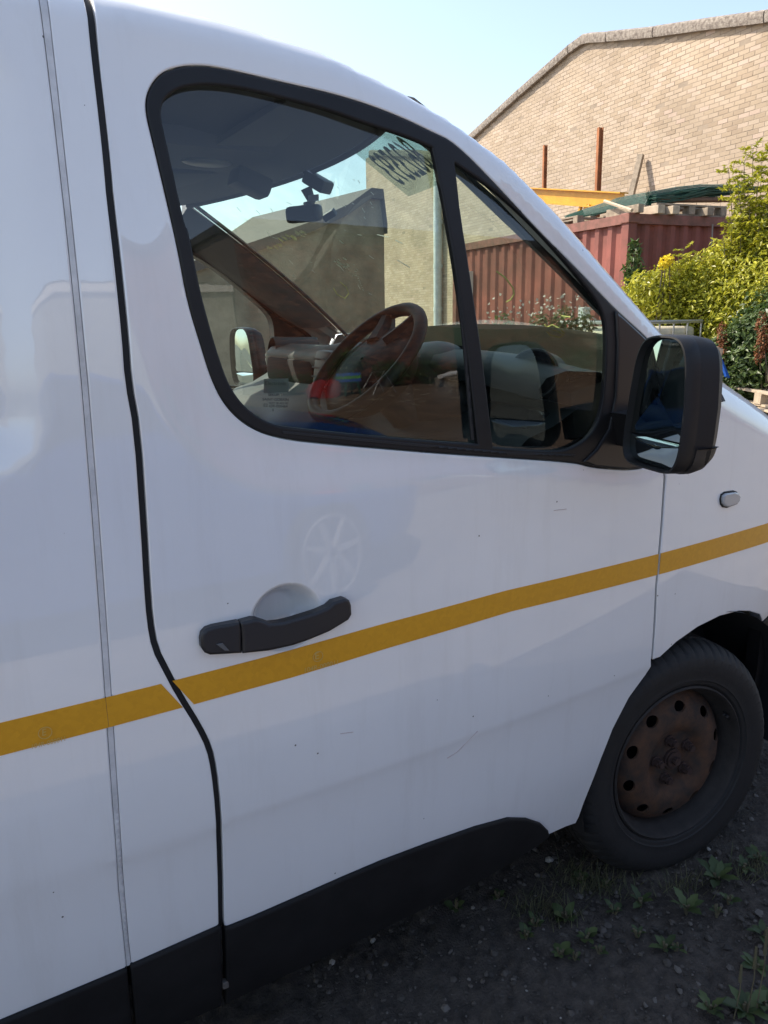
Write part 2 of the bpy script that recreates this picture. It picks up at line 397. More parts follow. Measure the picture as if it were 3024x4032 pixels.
def topclip(Q, T):
    """limit polygon points to lie below the edge curve T"""
    Q = np.array(Q); Q[:, 1] = np.minimum(Q[:, 1], np.interp(Q[:, 0], T[:, 0], T[:, 1])); return Q
t1x = np.linspace(GAPC[0, 0]+g, T1[-1, 0], 60); t1c = np.stack([t1x, np.interp(t1x, T1[:, 0], T1[:, 1])], -1)
rear_edge = GAPC+np.array([g, 0]); rear_edge = rear_edge[rear_edge[:, 1] < t1c[0, 1]-.01]
front_edge = FGAP-np.array([g*.7, 0])
# door: along the top edge, down the front gap, round the arch, along the bottom, up the rear gap
DOOR = np.vstack([t1c, front_edge[1:], ARCHD, [(-.36, .248), (-.42, .252), (-.8, .262), (-1.20, .27), (rear_edge[-1, 0], .29)], rear_edge[::-1]])
GM = hz([(640, 449), (648, 396), (674, 362), (723, 335), (799, 323), (889, 328), (1002, 347), (1153, 385), (1303, 426), (1454, 482), (1605, 531), (1700, 573), (1711, 579), (1712, 580), (1713, 586), (1716, 600), (1777, 900), (1888, 1730), (1890.5, 1747), (1891, 1750), (1888, 1749.8), (1870, 1748.7), (1700, 1738), (1400, 1712), (1139, 1685), (1092, 1676), (1029, 1648), (966, 1597), (912, 1519), (872, 1409), (833, 1276), (794, 1127), (751, 900), (738, 886), (701, 720), (663, 546)])
GQ = hz([(1802, 655), (1800, 641), (1800, 640), (1802, 641), (1815, 650), (1935, 730), (2071, 850), (2180, 965), (2294, 1100), (2364, 1190), (2392, 1261), (2396, 1361), (2388, 1553), (2366, 1660), (2325, 1725), (2272, 1760), (2211, 1780), (2057, 1772), (1970, 1763.5), (1952, 1762), (1950, 1762), (1950, 1759), (1947.5, 1742), (1828, 900)])
GM = chaikin_(GM); GQ = chaikin_(GQ)
door = panel('front_door', DOOR, PAINT, van, holes=[WIN], step=.015, T=T1, feat='door', flange=.03, extra=np.array([(BOWL[0]+.060*k*math.cos(t), BOWL[1]+.056*k*math.sin(t)) for k in np.linspace(.2, 1.15, 16) for t in np.linspace(0, 2*math.pi, 72, endpoint=False)]))
frame = panel('window_frame', offset(WIN, -.0015), PLASTIC, door, holes=[GM, GQ], off=.0015, step=.02, feat='door', flange=.008, bevel=.004)
panel('window_glass', offset(GM, .004), GLASS, door, off=-.010, step=.04, feat='', flange=0, bevel=0, fn=lambda x, z: ybase(x, z)-.012)
panel('quarter_glass', offset(GQ, .004), GLASS, door, off=-.010, step=.04, flange=0, bevel=0, fn=lambda x, z: ybase(x, z)-.009)
BAR = hz([(1728, 590), (1790, 640), (1832, 900), (1950, 1756), (1896, 1750), (1782, 900)])
panel('division_bar', BAR, PLASTIC, door, off=-.002, step=.03, bstep=.03, flange=.01, bevel=.003, fn=lambda x, z: ybase(x, z)-.008)
BAR2 = hz([(1745, 640), (1758, 640), (1868, 1735), (1880, 1735)])[[0, 1, 3, 2]]
panel('bar_channel', BAR2, SEAL, door, off=-.0005, step=.03, bstep=.03, flange=.004, bevel=.001, fn=lambda x, z: ybase(x, z)-.008)
SAIL = hz([(2425, 1225), (2455, 1250), (2530, 1320), (2580, 1370), (2600, 1600), (2590, 1790), (2540, 1840), (2470, 1848), (2345, 1836), (2300, 1818), (2350, 1770), (2400, 1690), (2425, 1560), (2432, 1361)])
panel('mirror_sail', SAIL, mat('satin_black_plastic', (.018, .018, .019), .3, bump=(300, .1, .001)), door, off=.008, step=.03, bstep=.012, flange=.012, bevel=.005, feat='door')
# lower weather strip, a thin black rubber band below the glass
ws_ = hz([(1123, 1700), (1400, 1726), (1700, 1752), (2000, 1780), (2270, 1790), (2270, 1800), (2000, 1792), (1700, 1765), (1400, 1739), (1123, 1712)])
panel('weather_strip', ws_, SEAL, door, off=.003, step=.03, bstep=.02, flange=.004, bevel=.001, feat='door')

# ---- door handle
HTOP = [(782, 2510), (789, 2481), (816, 2459), (912, 2440)]
LOCK = hz([(782, 2510), (787, 2484), (803, 2466), (830, 2456), (930, 2437), (938, 2470), (938, 2557), (820, 2568), (798, 2560), (785, 2540)])
GRIP = hz([(934, 2437), (980, 2423), (1000, 2424), (1047, 2440), (1090, 2435), (1134, 2424), (1230, 2395), (1274, 2377), (1296, 2358), (1341, 2346), (1358, 2352), (1366, 2372), (1368, 2409), (1356, 2428), (1279, 2471), (1200, 2502), (1134, 2524), (1040, 2545), (941, 2557), (940, 2500)])
HM = mat('handle_plastic', (.017, .017, .019), .42, bump=(1200, .10, .0006))
def hfun(x, z): return ybase(x, z)+.010+.014*np.clip(1-((x-BOWL[0])/.19)**2, 0, 1)
dh = panel('door_handle', GRIP, HM, door, step=.008, bstep=.006, flange=.016, bevel=.006, fn=hfun)
lk = panel('lock_cover', LOCK, HM, door, step=.008, bstep=.006, flange=.016, bevel=.006, fn=lambda x, z: hfun(x, z)-.002)
KEY = hz([(838, 2522), (862, 2516), (888, 2545), (870, 2545)])
panel('key_flap', KEY, mat('worn_plastic', (.10, .10, .10), .5), door, step=.006, bstep=.006, flange=.003, bevel=.001, fn=lambda x, z: hfun(x, z)+.0015)

# ---- rear side panel, welded joint, pillar panel
JL = hz([(153, 0), (165, 41), (180, 190), (199, 358), (218, 538), (237, 700), (258, 814), (292, 1166), (315, 1500), (360, 2000), (398, 2400), (409, 2658), (424, 2953), (443, 3175), (472, 3507), (498, 3806)])
JR = hz([(190, 0), (196, 63), (209, 206), (228, 380), (247, 538), (264, 700), (284, 814), (318, 1166), (340, 1500), (385, 2000), (422, 2400), (443, 2754), (449, 2990), (472, 3285), (487, 3396), (509, 3713), (516, 3798)])
JL[:, 0] = np.poly1d(np.polyfit(JL[:, 1], JL[:, 0], 4))(JL[:, 1]); JR[:, 0] = np.poly1d(np.polyfit(JR[:, 1], JR[:, 0], 4))(JR[:, 1])
def edge_to(Q, top, bot):
    return np.vstack([[(Q[0, 0]+.002, top)], Q, [(Q[-1, 0], bot)]])
zt = lambda x: float(np.interp(x, T1[:, 0], T1[:, 1]))
JLx = edge_to(JL, zt(JL[0, 0]), .29); JRx = edge_to(JR, zt(JR[0, 0]), .29)
BP = np.vstack([JRx+np.array([.0003, 0]), [(GAPC[-1, 0]-g, .29)], (GAPC-np.array([g, 0]))[::-1]])
bp_top = BP[:, 1]; BP = topclip(BP, T1)
panel('pillar_panel', BP, PAINT, van, step=.015, T=T1, flange=.03)
SIDE = np.vstack([JLx[::-1]-np.array([.0003, 0]), [(-2.0, zt(-2.0)), (-3.0, zt(-3)), (-3.92, 1.94), (-3.95, 1.2), (-3.94, .29)]])
panel('side_panel', topclip(SIDE, T1), PAINT, van, step=.022, T=T1, feat='stamp', flange=.03)
JS = np.vstack([JRx-np.array([.0004, 0]), (JLx+np.array([.0004, 0]))[::-1]]); JS[:, 1] = np.maximum(JS[:, 1], .398)
panel('welded_joint', topclip(JS, T1), mat('joint_paint', (.70, .70, .70), .4, var=(25, .3), coat=.4), van, off=-.0005, step=.012, bstep=.012, T=T1, flange=.004, bevel=.0012)
# black rubber behind the door gap
SE = np.vstack([GAPC+np.array([.012, 0]), (GAPC-np.array([.012, 0]))[::-1]])
panel('door_seal', topclip(SE, T1), SEAL, van, off=-.010, step=.02, flange=0, bevel=0, T=T1)
SEF = np.vstack([FGAP+np.array([.012, 0]), (FGAP-np.array([.012, 0]))[::-1]])
panel('door_seal', SEF, SEAL, van, off=-.009, step=.02, flange=0, bevel=0)

# ---- black sill trim
tt = hz([(900, 3642), (1000, 3602), (1349, 3449), (1500, 3385), (1684, 3316), (1867, 3252), (1996, 3217), (2070, 3219), (2125, 3238), (2152, 3265), (2159, 3288), (2111, 3330)])
zs = .412
TR1 = np.vstack([[(GAPC[-1, 0]+g-.001, tt[0, 1]+.0015)], tt, [(-.60, .215), (GAPC[-1, 0]+g-.001, .20)]])
def tfun(x, z): return ybase(x, z)+.010-.9*np.clip(.30-z, 0, 1)**2
panel('sill_trim', TR1, TRIM, van, step=.02, flange=.02, bevel=.006, fn=tfun)
panel('sill_trim', np.array([(JR[-1, 0]-.002, .402), (GAPC[-1, 0]-g+.001, .410), (GAPC[-1, 0]-g+.001, .20), (JR[-1, 0]-.002, .20)]), TRIM, van, step=.02, flange=.02, bevel=.006, fn=tfun)
panel('sill_trim', np.array([(-3.9, .38), (-2, .388), (JL[-1, 0]-.001, .399), (JL[-1, 0]-.001, .20), (-3.9, .20)]), TRIM, van, step=.03, flange=.02, bevel=.006, fn=tfun)
B().box((-1.2165, -.918, .262), (.012, .012, .016), bev=.003).done('trim_clip', mat('dull_clip', (.10, .09, .08), .6), van)

# ---- reflective tape
tt_t = hz([(-60, 2861), (0, 2846), (413, 2747), (653, 2688), (700, 2676), (1066, 2582), (1500, 2459), (2000, 2323), (2592, 2181), (3024, 2059)])
tt_b = hz([(-60, 2991), (0, 2975), (417, 2866), (708, 2787), (743, 2777), (1120, 2674), (1500, 2558), (2000, 2410), (2592, 2262), (3024, 2133)])
tt_t = np.vstack([tt_t, [tt_t[-1]+(tt_t[-1]-tt_t[-2])*.9]]); tt_b = np.vstack([tt_b, [tt_b[-1]+(tt_b[-1]-tt_b[-2])*.9]])
def tape(x0, x1, sl=(0, 0)):
    xs = np.linspace(x0, x1, 40)
    top = np.stack([xs+np.linspace(sl[0], sl[1], 40)*.5, np.interp(xs, tt_t[:, 0], tt_t[:, 1])], -1); bot = np.stack([xs-np.linspace(sl[0], sl[1], 40)*.5, np.interp(xs, tt_b[:, 0], tt_b[:, 1])], -1)
    return np.vstack([top, bot[::-1]])
TAPE = mat('yellow_reflective_tape', (.62, .30, .006), .4, coat=.12)
_n = TAPE.node_tree; _b = _n.nodes['Principled BSDF']
_g = node(_n, 'ShaderNodeNewGeometry'); _mp = node(_n, 'ShaderNodeMapping'); _mp.inputs['Rotation'].default_value = (0, math.radians(38), 0); _n.links.new(_g.outputs['Position'], _mp.inputs['Vector'])
_br = node(_n, 'ShaderNodeTexVoronoi', feature='F1', distance='CHEBYCHEV'); _br.inputs['Scale'].default_value = 130; _n.links.new(_mp.outputs[0], _br.inputs['Vector'])
_sx = node(_n, 'ShaderNodeSeparateColor'); _n.links.new(_br.outputs['Color'], _sx.inputs[0])
_rp = node(_n, 'ShaderNodeValToRGB'); _rp.color_ramp.elements[0].color = (.64, .295, .005, 1); _rp.color_ramp.elements[1].color = (.69, .325, .007, 1); _n.links.new(_sx.outputs[0], _rp.inputs[0]); _n.links.new(_rp.outputs[0], _b.inputs['Base Color'])
ztape = lambda x: float(np.interp(x, tt_t[:, 0], tt_t[:, 1]))-.025
gx = lambda z: float(np.interp(-z, -GAPC[:, 1], GAPC[:, 0]))
fx = lambda z: float(np.interp(-z, -FGAP[:, 1], FGAP[:, 0]))
xd = gx(.875)
for x0, x1, s_ in ((-2.6, -1.372, (0, 0)), (-1.3715, xd-.012, (0, -.030)), (xd+.0055, fx(.88)-.004, (-.030, 0)), (fx(.88)+.004, .50, (0, 0))):
    panel('reflective_tape', tape(x0, x1, s_), TAPE, van, off=.0012, step=.012, bstep=.008, flange=.0012, bevel=0, feat='door' if x0 > -1.3 and x1 < 0 else '')

# ---- front wing, bumper
ARCHW = hz([(2579, 2611), (2600, 2588), (2664, 2529), (2747, 2470), (2835, 2426), (2911, 2406), (2952, 2407), (2993, 2419)])
WING = np.vstack([T2[1:][::-1], [(-.085, 1.37)], (FGAP+np.array([g*.7, 0]))[1:], ARCHW[1:], [(.385, .60), (.55, .63), (.84, .66)]])
panel('front_wing', WING, PAINT, van, step=.016, T=T2, R=.10, flange=.035)
BUMP = np.array([(.389, .594), (.55, .624), (.845, .654), (.87, .45), (.84, .25), (.43, .25), (.425, .42), (.41, .52)])
panel('front_bumper', BUMP, TRIM, van, step=.025, flange=.04)
for s_ in (1,):
    pass
LAMP = hz([(2835, 1965), (2838, 1950), (2850, 1941), (2885, 1936), (2898, 1941), (2904, 1953), (2901, 1972), (2892, 1983), (2860, 1994), (2845, 1992), (2837, 1982)])
panel('indicator_base', offset(LAMP, .0035), SEAL, van, off=.003, step=.01, bstep=.005, flange=.006, bevel=.002)
panel('side_indicator', LAMP, mat('clear_grey_lens', (.36, .37, .38), .15, coat=.8, bump=(250, .4, .002)), van, off=.011, step=.006, bstep=.004, flange=.012, bevel=.005)
STK = hz([(2815, 1546), (2852, 1540), (2862, 1580), (2822, 1586)])
stk = panel('barcode_sticker', STK, mat('sticker_grey', (.5, .5, .5), .5), van, off=.0012, step=.01, bstep=.008, flange=.001, bevel=0, T=T2, R=.10)
for a, b in ((.06, .14), (.18, .22), (.30, .34), (.37, .45), (.52, .55), (.60, .70), (.74, .77), (.83, .95)):
    q = [STK[0]+(STK[1]-STK[0])*a, STK[0]+(STK[1]-STK[0])*b, STK[3]+(STK[2]-STK[3])*b, STK[3]+(STK[2]-STK[3])*a]
    panel('barcode_bar', np.array(q), SEAL, stk, off=.0020, step=.02, bstep=.02, flange=.0004, bevel=0, T=T2, R=.10)

# ---- windscreen, bonnet, roof, pillars
def WS(u, t):
    h = .705+.10*t
    return np.array([-.70+.83*t+(.14+.05*t)*(1-u*u), -u*h, 1.824-.647*t+.035*math.sin(math.pi*t)+.012*(1-u*u)])
wsg = B().grid([[WS(u, t) for u in np.linspace(-1, 1, 33)] for t in np.linspace(0, 1, 21)]).done('windscreen', WGLASS, van, smooth=True)
def edge3(Q, R_=.065, side=-1, dz=0.):
    return [np.array([x, side*(float(ybase(x, z))-R_), z+dz]) for x, z in Q]
ap = resample(T1[T1[:, 0] > -.78], .03, False)
for s_ in (1, -1):                                   # 1: the driver's side (-y)
    e0 = [p*np.array([1, s_, 1]) for p in edge3(ap)]
    n = len(e0); tws = np.linspace(-.05, .76, n)
    e1 = [WS(s_*1.0, t)*np.array([1, 1, 1]) for t in tws]
    rings = []
    for f_ in (-.10, .0, .12, .5, .88, 1.0):
        k = []
        for a, b in zip(e0, e1):
            p = a+(b-a)*max(f_, 0)
            if f_ < 0: p = a+np.array([0, s_*.002, -.030])
            elif f_ == 0: p = a+np.array([.003, s_*.012, .000])
            elif f_ < .9: p = p+np.array([.010, -s_*.004, .012])*math.sin(math.pi*f_)
            k.append(p)
        rings.append(k)
    B().grid(rings).done('windscreen_pillar', PAINT, van, smooth=True, angle=70)
    B().tube([WS(s_*.995, t)+np.array([.004, -s_*.0, .006]) for t in np.linspace(0, 1, 24)], .007, 6).done('windscreen_seal', SEAL, van, smooth=True)
xs = np.linspace(-3.93, -.735, 46)
rg = []
for x in xs:
    ze = zt(x); ye = float(ybase(x, ze))-.065; row = []
    for v in np.linspace(-1, 1, 25):
        fr = sst(np.array((x+1.15)/.415))
        a_ = np.array((x, v*ye, ze+.052*(1-v**2)-.004)); t_ = WS(-v, -.015)+np.array([0, 0, .006]); row.append(tuple(a_+(t_-a_)*float(fr)))
    rg.append(row)
B().grid(rg).done('roof', PAINT, van, smooth=True, angle=80)
# bonnet
rg = []
for x in np.linspace(-.02, .86, 30):
    ze = float(np.interp(x, T2[:, 0], T2[:, 1])); ye = float(ybase(x, ze))-.10; row = []
    for v in np.linspace(-1, 1, 33):
        k = 1-abs(v)**2.2
        row.append((x+.10*k*(1 if x > .5 else .6), v*(ye-.002), ze+.055*k-.004))
    rg.append(row)
bon = B().grid(rg).done('bonnet', PAINT, van, smooth=True, angle=80)
B().tube([(x, -(float(ybase(x, np.interp(x, T2[:, 0], T2[:, 1])))-.10)+.012+.05*sst((x+.02)/.5)*0, float(np.interp(x, T2[:, 0], T2[:, 1]))+.001) for x in np.linspace(.16, .85, 24)], .0045, 6).done('bonnet_gap', SEAL, van, smooth=True)
B().tube([WS(u, 1.0)+np.array([-.015, 0, .004]) for u in np.linspace(-1, 1, 24)], .012, 6).done('scuttle_trim', PLASTIC, van, smooth=True)
# ---- far side: a mirrored, plainer body
t1x = np.linspace(-3.92, T1[-1, 0], 90)
FAR = np.vstack([np.stack([t1x, np.interp(t1x, T1[:, 0], T1[:, 1])], -1), FGAP[1:], ARCHD, [(-.42, .25), (-3.93, .27)]])
panel('far_side_body', FAR, PAINT, van, holes=[WIN], side=1, step=.035, bstep=.02, T=T1, feat='door', flange=.03)
panel('far_window_frame', offset(WIN, -.0015), PLASTIC, van, side=1, holes=[GM, GQ], step=.03, bstep=.02, feat='door', flange=.05, bevel=.004)
panel('far_window_glass', offset(GM, .004), FARGLASS, van, side=1, step=.06, flange=0, bevel=0, fn=lambda x, z: ybase(x, z)-.02)
panel('far_quarter_glass', offset(GQ, .004), FARGLASS, van, side=1, step=.06, flange=0, bevel=0, fn=lambda x, z: ybase(x, z)-.02)
panel('far_front_wing', WING, PAINT, van, side=1, step=.03, T=T2, R=.10, flange=.035)
# nose
rg = []
for z in np.linspace(.25, .72, 10):
    rg.append([(.865+.11*(1-v*v)-.25*max(0, z-.5)**2*2, v*.64, z) for v in np.linspace(-1, 1, 21)])
B().grid(rg).done('nose_panel', TRIM, van, smooth=True)
rg = [[(x, y, z) for y in (-.80, 0, .80)] for x, z in ((-3.95, .3), (-3.96, 1.2), (-3.93, 1.94))]
B().grid(rg).done('rear_doors', PAINT, van, smooth=True)
B().box((-2.2, 0, .30), (3.4, 1.66, .08)).done('underfloor', DARKIN, van)
B().box((-.02, 0, .62), (.95, 1.15, .5)).done('engine_bay', DARKIN, van)
# wheel arch liner
def liner(cx, s_, name='arch_liner'):
    R_ = .405; rows = []
    for a in np.linspace(-.25, math.pi+.25, 26):
        rows.append([(cx+R_*math.cos(a), s_*y, .29+R_*math.sin(a)) for y in (.885, .80, .60)])
    b = B().grid(rows); b.grid([[(cx-.42, s_*.60, z), (cx+.42, s_*.60, z)] for z in (.12, .4, .70)])
    b.done(name, DARKIN, van, smooth=True)
liner(.10, -1); liner(.10, 1)

# ---- wheels
def wheel(c, n, name='front_wheel', steer_side=-1):
    c = np.array(c, float); n = np.array(n, float); n /= np.linalg.norm(n)
    e1 = np.cross(n, [0, 0, 1.]); e1 /= np.linalg.norm(e1); e2 = np.cross(e1, n)
    P3 = lambda r, th, a: c+e1*(r*math.cos(th))+e2*(r*math.sin(th))+n*a
    root = empty(name, (0, 0, 0)); root.parent = van
    # tyre
    prof_ = [(.209, -.030), (.213, -.012), (.220, -.004), (.228, -.002), (.231, .001), (.238, .0005), (.25, .003), (.272, .006), (.290, .003), (.303, -.006), (.312, -.016), (.319, -.027), (.3235, -.040), (.3255, -.056), (.3255, -.0585), (.319, -.060), (.319, -.066), (.3258, -.068), (.3265, -.095), (.320, -.097), (.320, -.104), (.3265, -.106), (.3255, -.135), (.319, -.137), (.319, -.143), (.3255, -.145), (.322, -.165), (.312, -.185), (.29, -.203), (.25, -.205), (.21, -.18)]
    NS = 300; rows = []
    for k in range(NS):
        th = 2*math.pi*k/NS; row = []
        for i, (r, a) in enumerate(prof_):
            rr = r
            if 9 <= i <= 13 or 24 <= i <= 27:
                if k % 5 == 0: rr = r-.0045
            elif 16 <= i <= 23 and (k+i) % 6 == 0: rr = r-.0025
            p = P3(rr, th, a)
            if p[2] < -.018:
                d_ = -.018-p[2]; p[2] = -.018; p = p+n*d_*.35*(1 if a > -.1 else -1)
            row.append(p)
        rows.append(row)
    rows.append(rows[0])
    b = B().grid(rows); bmesh.ops.remove_doubles(b.bm, verts=b.bm.verts, dist=1e-6)
    b.done('tyre', TYRE, root, smooth=True, angle=28)
    # rim barrel and flange
    pr = [(.213, -.016), (.2135, -.006), (.209, -.003), (.204, -.008), (.201, -.022), (.196, -.034), (.190, -.046), (.186, -.062), (.184, -.085), (.178, -.12), (.18, -.17)]
    rows = [[P3(r, 2*math.pi*k/96, a) for r, a in pr] for k in range(97)]
    b = B().grid(rows); bmesh.ops.remove_doubles(b.bm, verts=b.bm.verts, dist=1e-6); rimo = b.done('rim', BARRELM, root, smooth=True, angle=50)
    # pressed disc with oval holes
    dz = pchip([0, .030, .034, .070, .080, .092, .115, .135, .155, .168, .178, .187], [-.036, -.036, -.037, -.037, -.033, -.022, -.018, -.0215, -.029, -.040, -.052, -.063])
    Rr = .1865
    def circ(cx, cy, ra, rb, rot, m_=20): return np.array([(cx+ra*math.cos(t)*math.cos(rot)-rb*math.sin(t)*math.sin(rot), cy+ra*math.cos(t)*math.sin(rot)+rb*math.sin(t)*math.cos(rot)) for t in np.linspace(0, 2*math.pi, m_, endpoint=False)])
    out = circ(0, 0, Rr, Rr, 0, 90); hs = [circ(.150*math.cos(a), .150*math.sin(a), .0135, .0185, a) for a in (math.radians(22+36*k) for k in range(10))]+[circ(0, 0, .029, .029, 0, 24)]
    pts = list(out); ed = [(i, (i+1) % 90) for i in range(90)]
    for h in hs:
        i0 = len(pts); pts += list(h); m_ = len(h); ed += [(i0+i, i0+(i+1) % m_) for i in range(m_)]
    G = np.array([(r*math.cos(t+.5*(j % 2)*.13), r*math.sin(t+.5*(j % 2)*.13)) for j, r in enumerate(np.arange(.036, .184, .0085)) for t in np.arange(0, 2*math.pi, .13)])
    keep = np.ones(len(G), bool)
    for h in hs: keep &= ~inside(G, h) & (dist_poly(G, h, True) > .003)
    pts += list(G[keep])
    vo, _, fo, *_x = delaunay_2d_cdt([Vector(p) for p in pts], ed, [], 0, 1e-8)
    V2 = np.array([tuple(p) for p in vo]); Fq = np.array([tuple(t) for t in fo]); ce = V2[Fq].mean(1); ok = inside(ce, out)
    for h in hs: ok &= ~inside(ce, h)
    rr = np.hypot(*V2.T); V = [c+e1*p[0]+e2*p[1]+n*float(dz(q)) for p, q in zip(V2, rr)]
    bb = bmesh.new(); vs = [bb.verts.new(tuple(p)) for p in V]
    for t in Fq[ok]: bb.faces.new([vs[i] for i in t])
    bmesh.ops.recalc_face_normals(bb, faces=bb.faces)
    be = [e for e in bb.edges if e.is_boundary]; r_ = bmesh.ops.extrude_edge_only(bb, edges=be)
    for v in r_['geom']:
        if isinstance(v, bmesh.types.BMVert): v.co += Vector(tuple(-n*.006))
    me = bpy.data.meshes.new('disc'); bb.to_mesh(me); bb.free(); me.polygons.foreach_set('use_smooth', [True]*len(me.polygons)); me.set_sharp_from_angle(angle=math.radians(45))
    link('wheel_disc', me, RUST, root)
    b = B(); b.loft([[P3(r, 2*math.pi*k/40, a) for k in range(40)] for r, a in ((.175, -.10), (.12, -.10), (.001, -.10))], caps=False); b.done('brake_backing', DARKIN, root)
    for k in range(5):
        th = math.radians(150+72*k); cc = P3(.055, th, 0)
        b = B()
        for r, a0, a1, m_ in ((.0125, -.037, -.016, 6), (.0085, -.016, -.009, 10), (.016, -.037, -.031, 16)):
            b.loft([[cc+e1*r*math.cos(2*math.pi*q/m_)+e2*r*math.sin(2*math.pi*q/m_)+n*a for q in range(m_)] for a in (a0, a1)])
        b.done('wheel_nut', NUTM, root)
    b = B()
    for r, a0, a1, m_ in ((.028, -.06, -.030, 28), (.022, -.032, -.025, 24), (.011, -.026, -.012, 6)):
        b.loft([[P3(r, 2*math.pi*q/m_, a) for q in range(m_)] for a in (a0, a1)])
    b.done('hub', NUTM, root)
    vv = P3(.187, math.radians(150), -.02)
    B().tube([vv, vv-n*.01-e1*.01, vv+n*.012], .004, 6).done('valve', SEAL, root)
    return root
wheel((.02, -.903, .301), (-.10, -.994, .035))
wheel((.02, .90, .301), (.10, .994, .03))
wheel((-3.10, -.90, .301), (0, -1, 0), 'rear_wheel')
wheel((-3.10, .90, .301), (0, 1, 0), 'rear_wheel')

# ---- wing mirrors
def mirror(s_):
    """s_=1 near (driver) side, -1 far side"""
    pin = np.array([-.388, -1.030*s_, 0]); pout = np.array([-.424, -1.184*s_, 0]); ctr = (pin+pout)/2; ctr[2] = 1.283
    wv = (pout-pin)/np.linalg.norm(pout-pin); up = np.array([0, 0, 1.]); nrm = np.cross(wv, up)*s_
    if nrm[0] > 0: nrm = -nrm
    hw = np.linalg.norm(pout-pin)/2*1.06; hh = .122
    def ring(kw, kh, d, sx=0., sz=0., e=4.6, m_=56):
        out = []
        for t in np.linspace(0, 2*math.pi, m_, endpoint=False):
            cx, cz = math.cos(t), math.sin(t); X = math.copysign(abs(cx)**(2/e), cx)*hw*kw; Z = math.copysign(abs(cz)**(2/e), cz)*hh*kh
            X += .17*Z if X < 0 else -.05*abs(Z)      # inner edge leans outwards towards the foot
            out.append(ctr+wv*(X+sx)+up*(Z+sz)+nrm*d)
        return out
    root = empty('wing_mirror' if s_ > 0 else 'far_wing_mirror', (0, 0, 0)); root.parent = van
    b = B().loft([ring(.925, .945, -.014), ring(.93, .95, -.006), ring(.955, .968, .004), ring(.985, .99, .003), ring(1.0, 1.0, -.004), ring(1.012, 1.008, -.022), ring(1.0, 1.0, -.024), ring(1.005, 1.0, -.028), ring(1.01, 1.0, -.040), ring(.97, .965, -.062, .004), ring(.85, .87, -.080, .0), ring(.60, .68, -.092), ring(.25, .35, -.097)])
    b.done('mirror_housing', PLASTIC if s_ > 0 else PLASTIC, root, smooth=True, angle=35)
    # lower cap, slightly proud
    def half(kw, kh, d):
        r = ring(kw, kh, d); return [p for p in r]
    b = B()
    rr = []
    for kw, kh, d in ((1.025, 1.02, -.030), (1.03, 1.025, -.042), (.99, .985, -.064), (.87, .89, -.083)):
        r = np.array(ring(kw, kh, d)); r[:, 2] = np.minimum(r[:, 2], 1.212); rr.append(list(r))
    b.loft(rr, caps=True); b.done('mirror_lower_cap', mat('brown_black_plastic', (.028, .025, .024), .5, bump=(900, .12, .001)), root, smooth=True, angle=35)
    for nm, z0, z1 in (('mirror_glass', 1.222, 1.40), ('wide_angle_glass', 1.17, 1.2185)):
        r = np.array(ring(.922, .940, -.009)); ok = []
        r[:, 2] = np.clip(r[:, 2], z0, z1)
        bow = -.010 if nm == 'mirror_glass' else -.012
        ce = r.mean(0); rings = []
        for k in (1.0, .75, .5, .25, .02):
            rings.append([tuple(ce+(p-ce)*k+nrm*(-bow)*(1-k*k)*.6) for p in r])
        b = B().loft(rings, caps=False); bmesh.ops.remove_doubles(b.bm, verts=b.bm.verts, dist=1e-5); b.done(nm, MIRROR, root, smooth=True, angle=80)
    r = np.array(ring(.92, .93, -.020)); B().loft([r, r-nrm*.004]).done('mirror_backing', SEAL, root)
    a0 = ctr-wv*hw*.9-nrm*.05
    B().loft([[np.array([x, -s_*y, z]) for x, z in ((-.33, 1.245), (-.22, 1.25), (-.19, 1.215), (-.22, 1.18), (-.31, 1.175))] for y in (.90, .97, 1.03)]).done('mirror_arm', PLASTIC, root, smooth=True, angle=30)
    return root
mirror(1); mirror(-1)
B().loft([[(-.52+.0, .0, 0)]*3, [(-.52, .0, 0)]*3]) if False else None

def surf_text(body, px, py, h_px, m, par, name='printed_mark', off=.0026, tilt=0.):
    tc = bpy.data.curves.new('mark', 'FONT'); tc.body = body; o = bpy.data.objects.new('mark', tc); COL.objects.link(o); bpy.context.view_layer.update()
    me = bpy.data.meshes.new_from_object(o.evaluated_get(bpy.context.evaluated_depsgraph_get())); bpy.data.objects.remove(o)
    a = hz([(px, py), (px+100, py-25), (px, py-100)]); ex = (a[1]-a[0])/100; ez = (a[2]-a[0])/100
    for v in me.vertices:
        q = a[0]+ex*v.co.x*h_px+ez*v.co.y*h_px; v.co = Vector((q[0], -(float(ybase(q[0], q[1]))+off), q[1]))
    return link(name, me, m, par)
TPM = mat('tape_print', (.62, .42, .12), .4)
for px, py in ((155, 2895), (1228, 2595)):
    surf_text('E', px+8, py, 38, TPM, van); surf_text('104R-000011', px-35, py+52, 26, TPM, van)
    c_ = hz([(px+22, py-12)])[0]; pts_ = [(c_[0]+.009*math.cos(t), -(float(ybase(c_[0], c_[1]))+.0022), c_[1]+.009*math.sin(t)) for t in np.linspace(0, 6.283, 21)]
    B().tube(pts_, .0006, 4, cap=False).done('printed_mark', TPM, van)

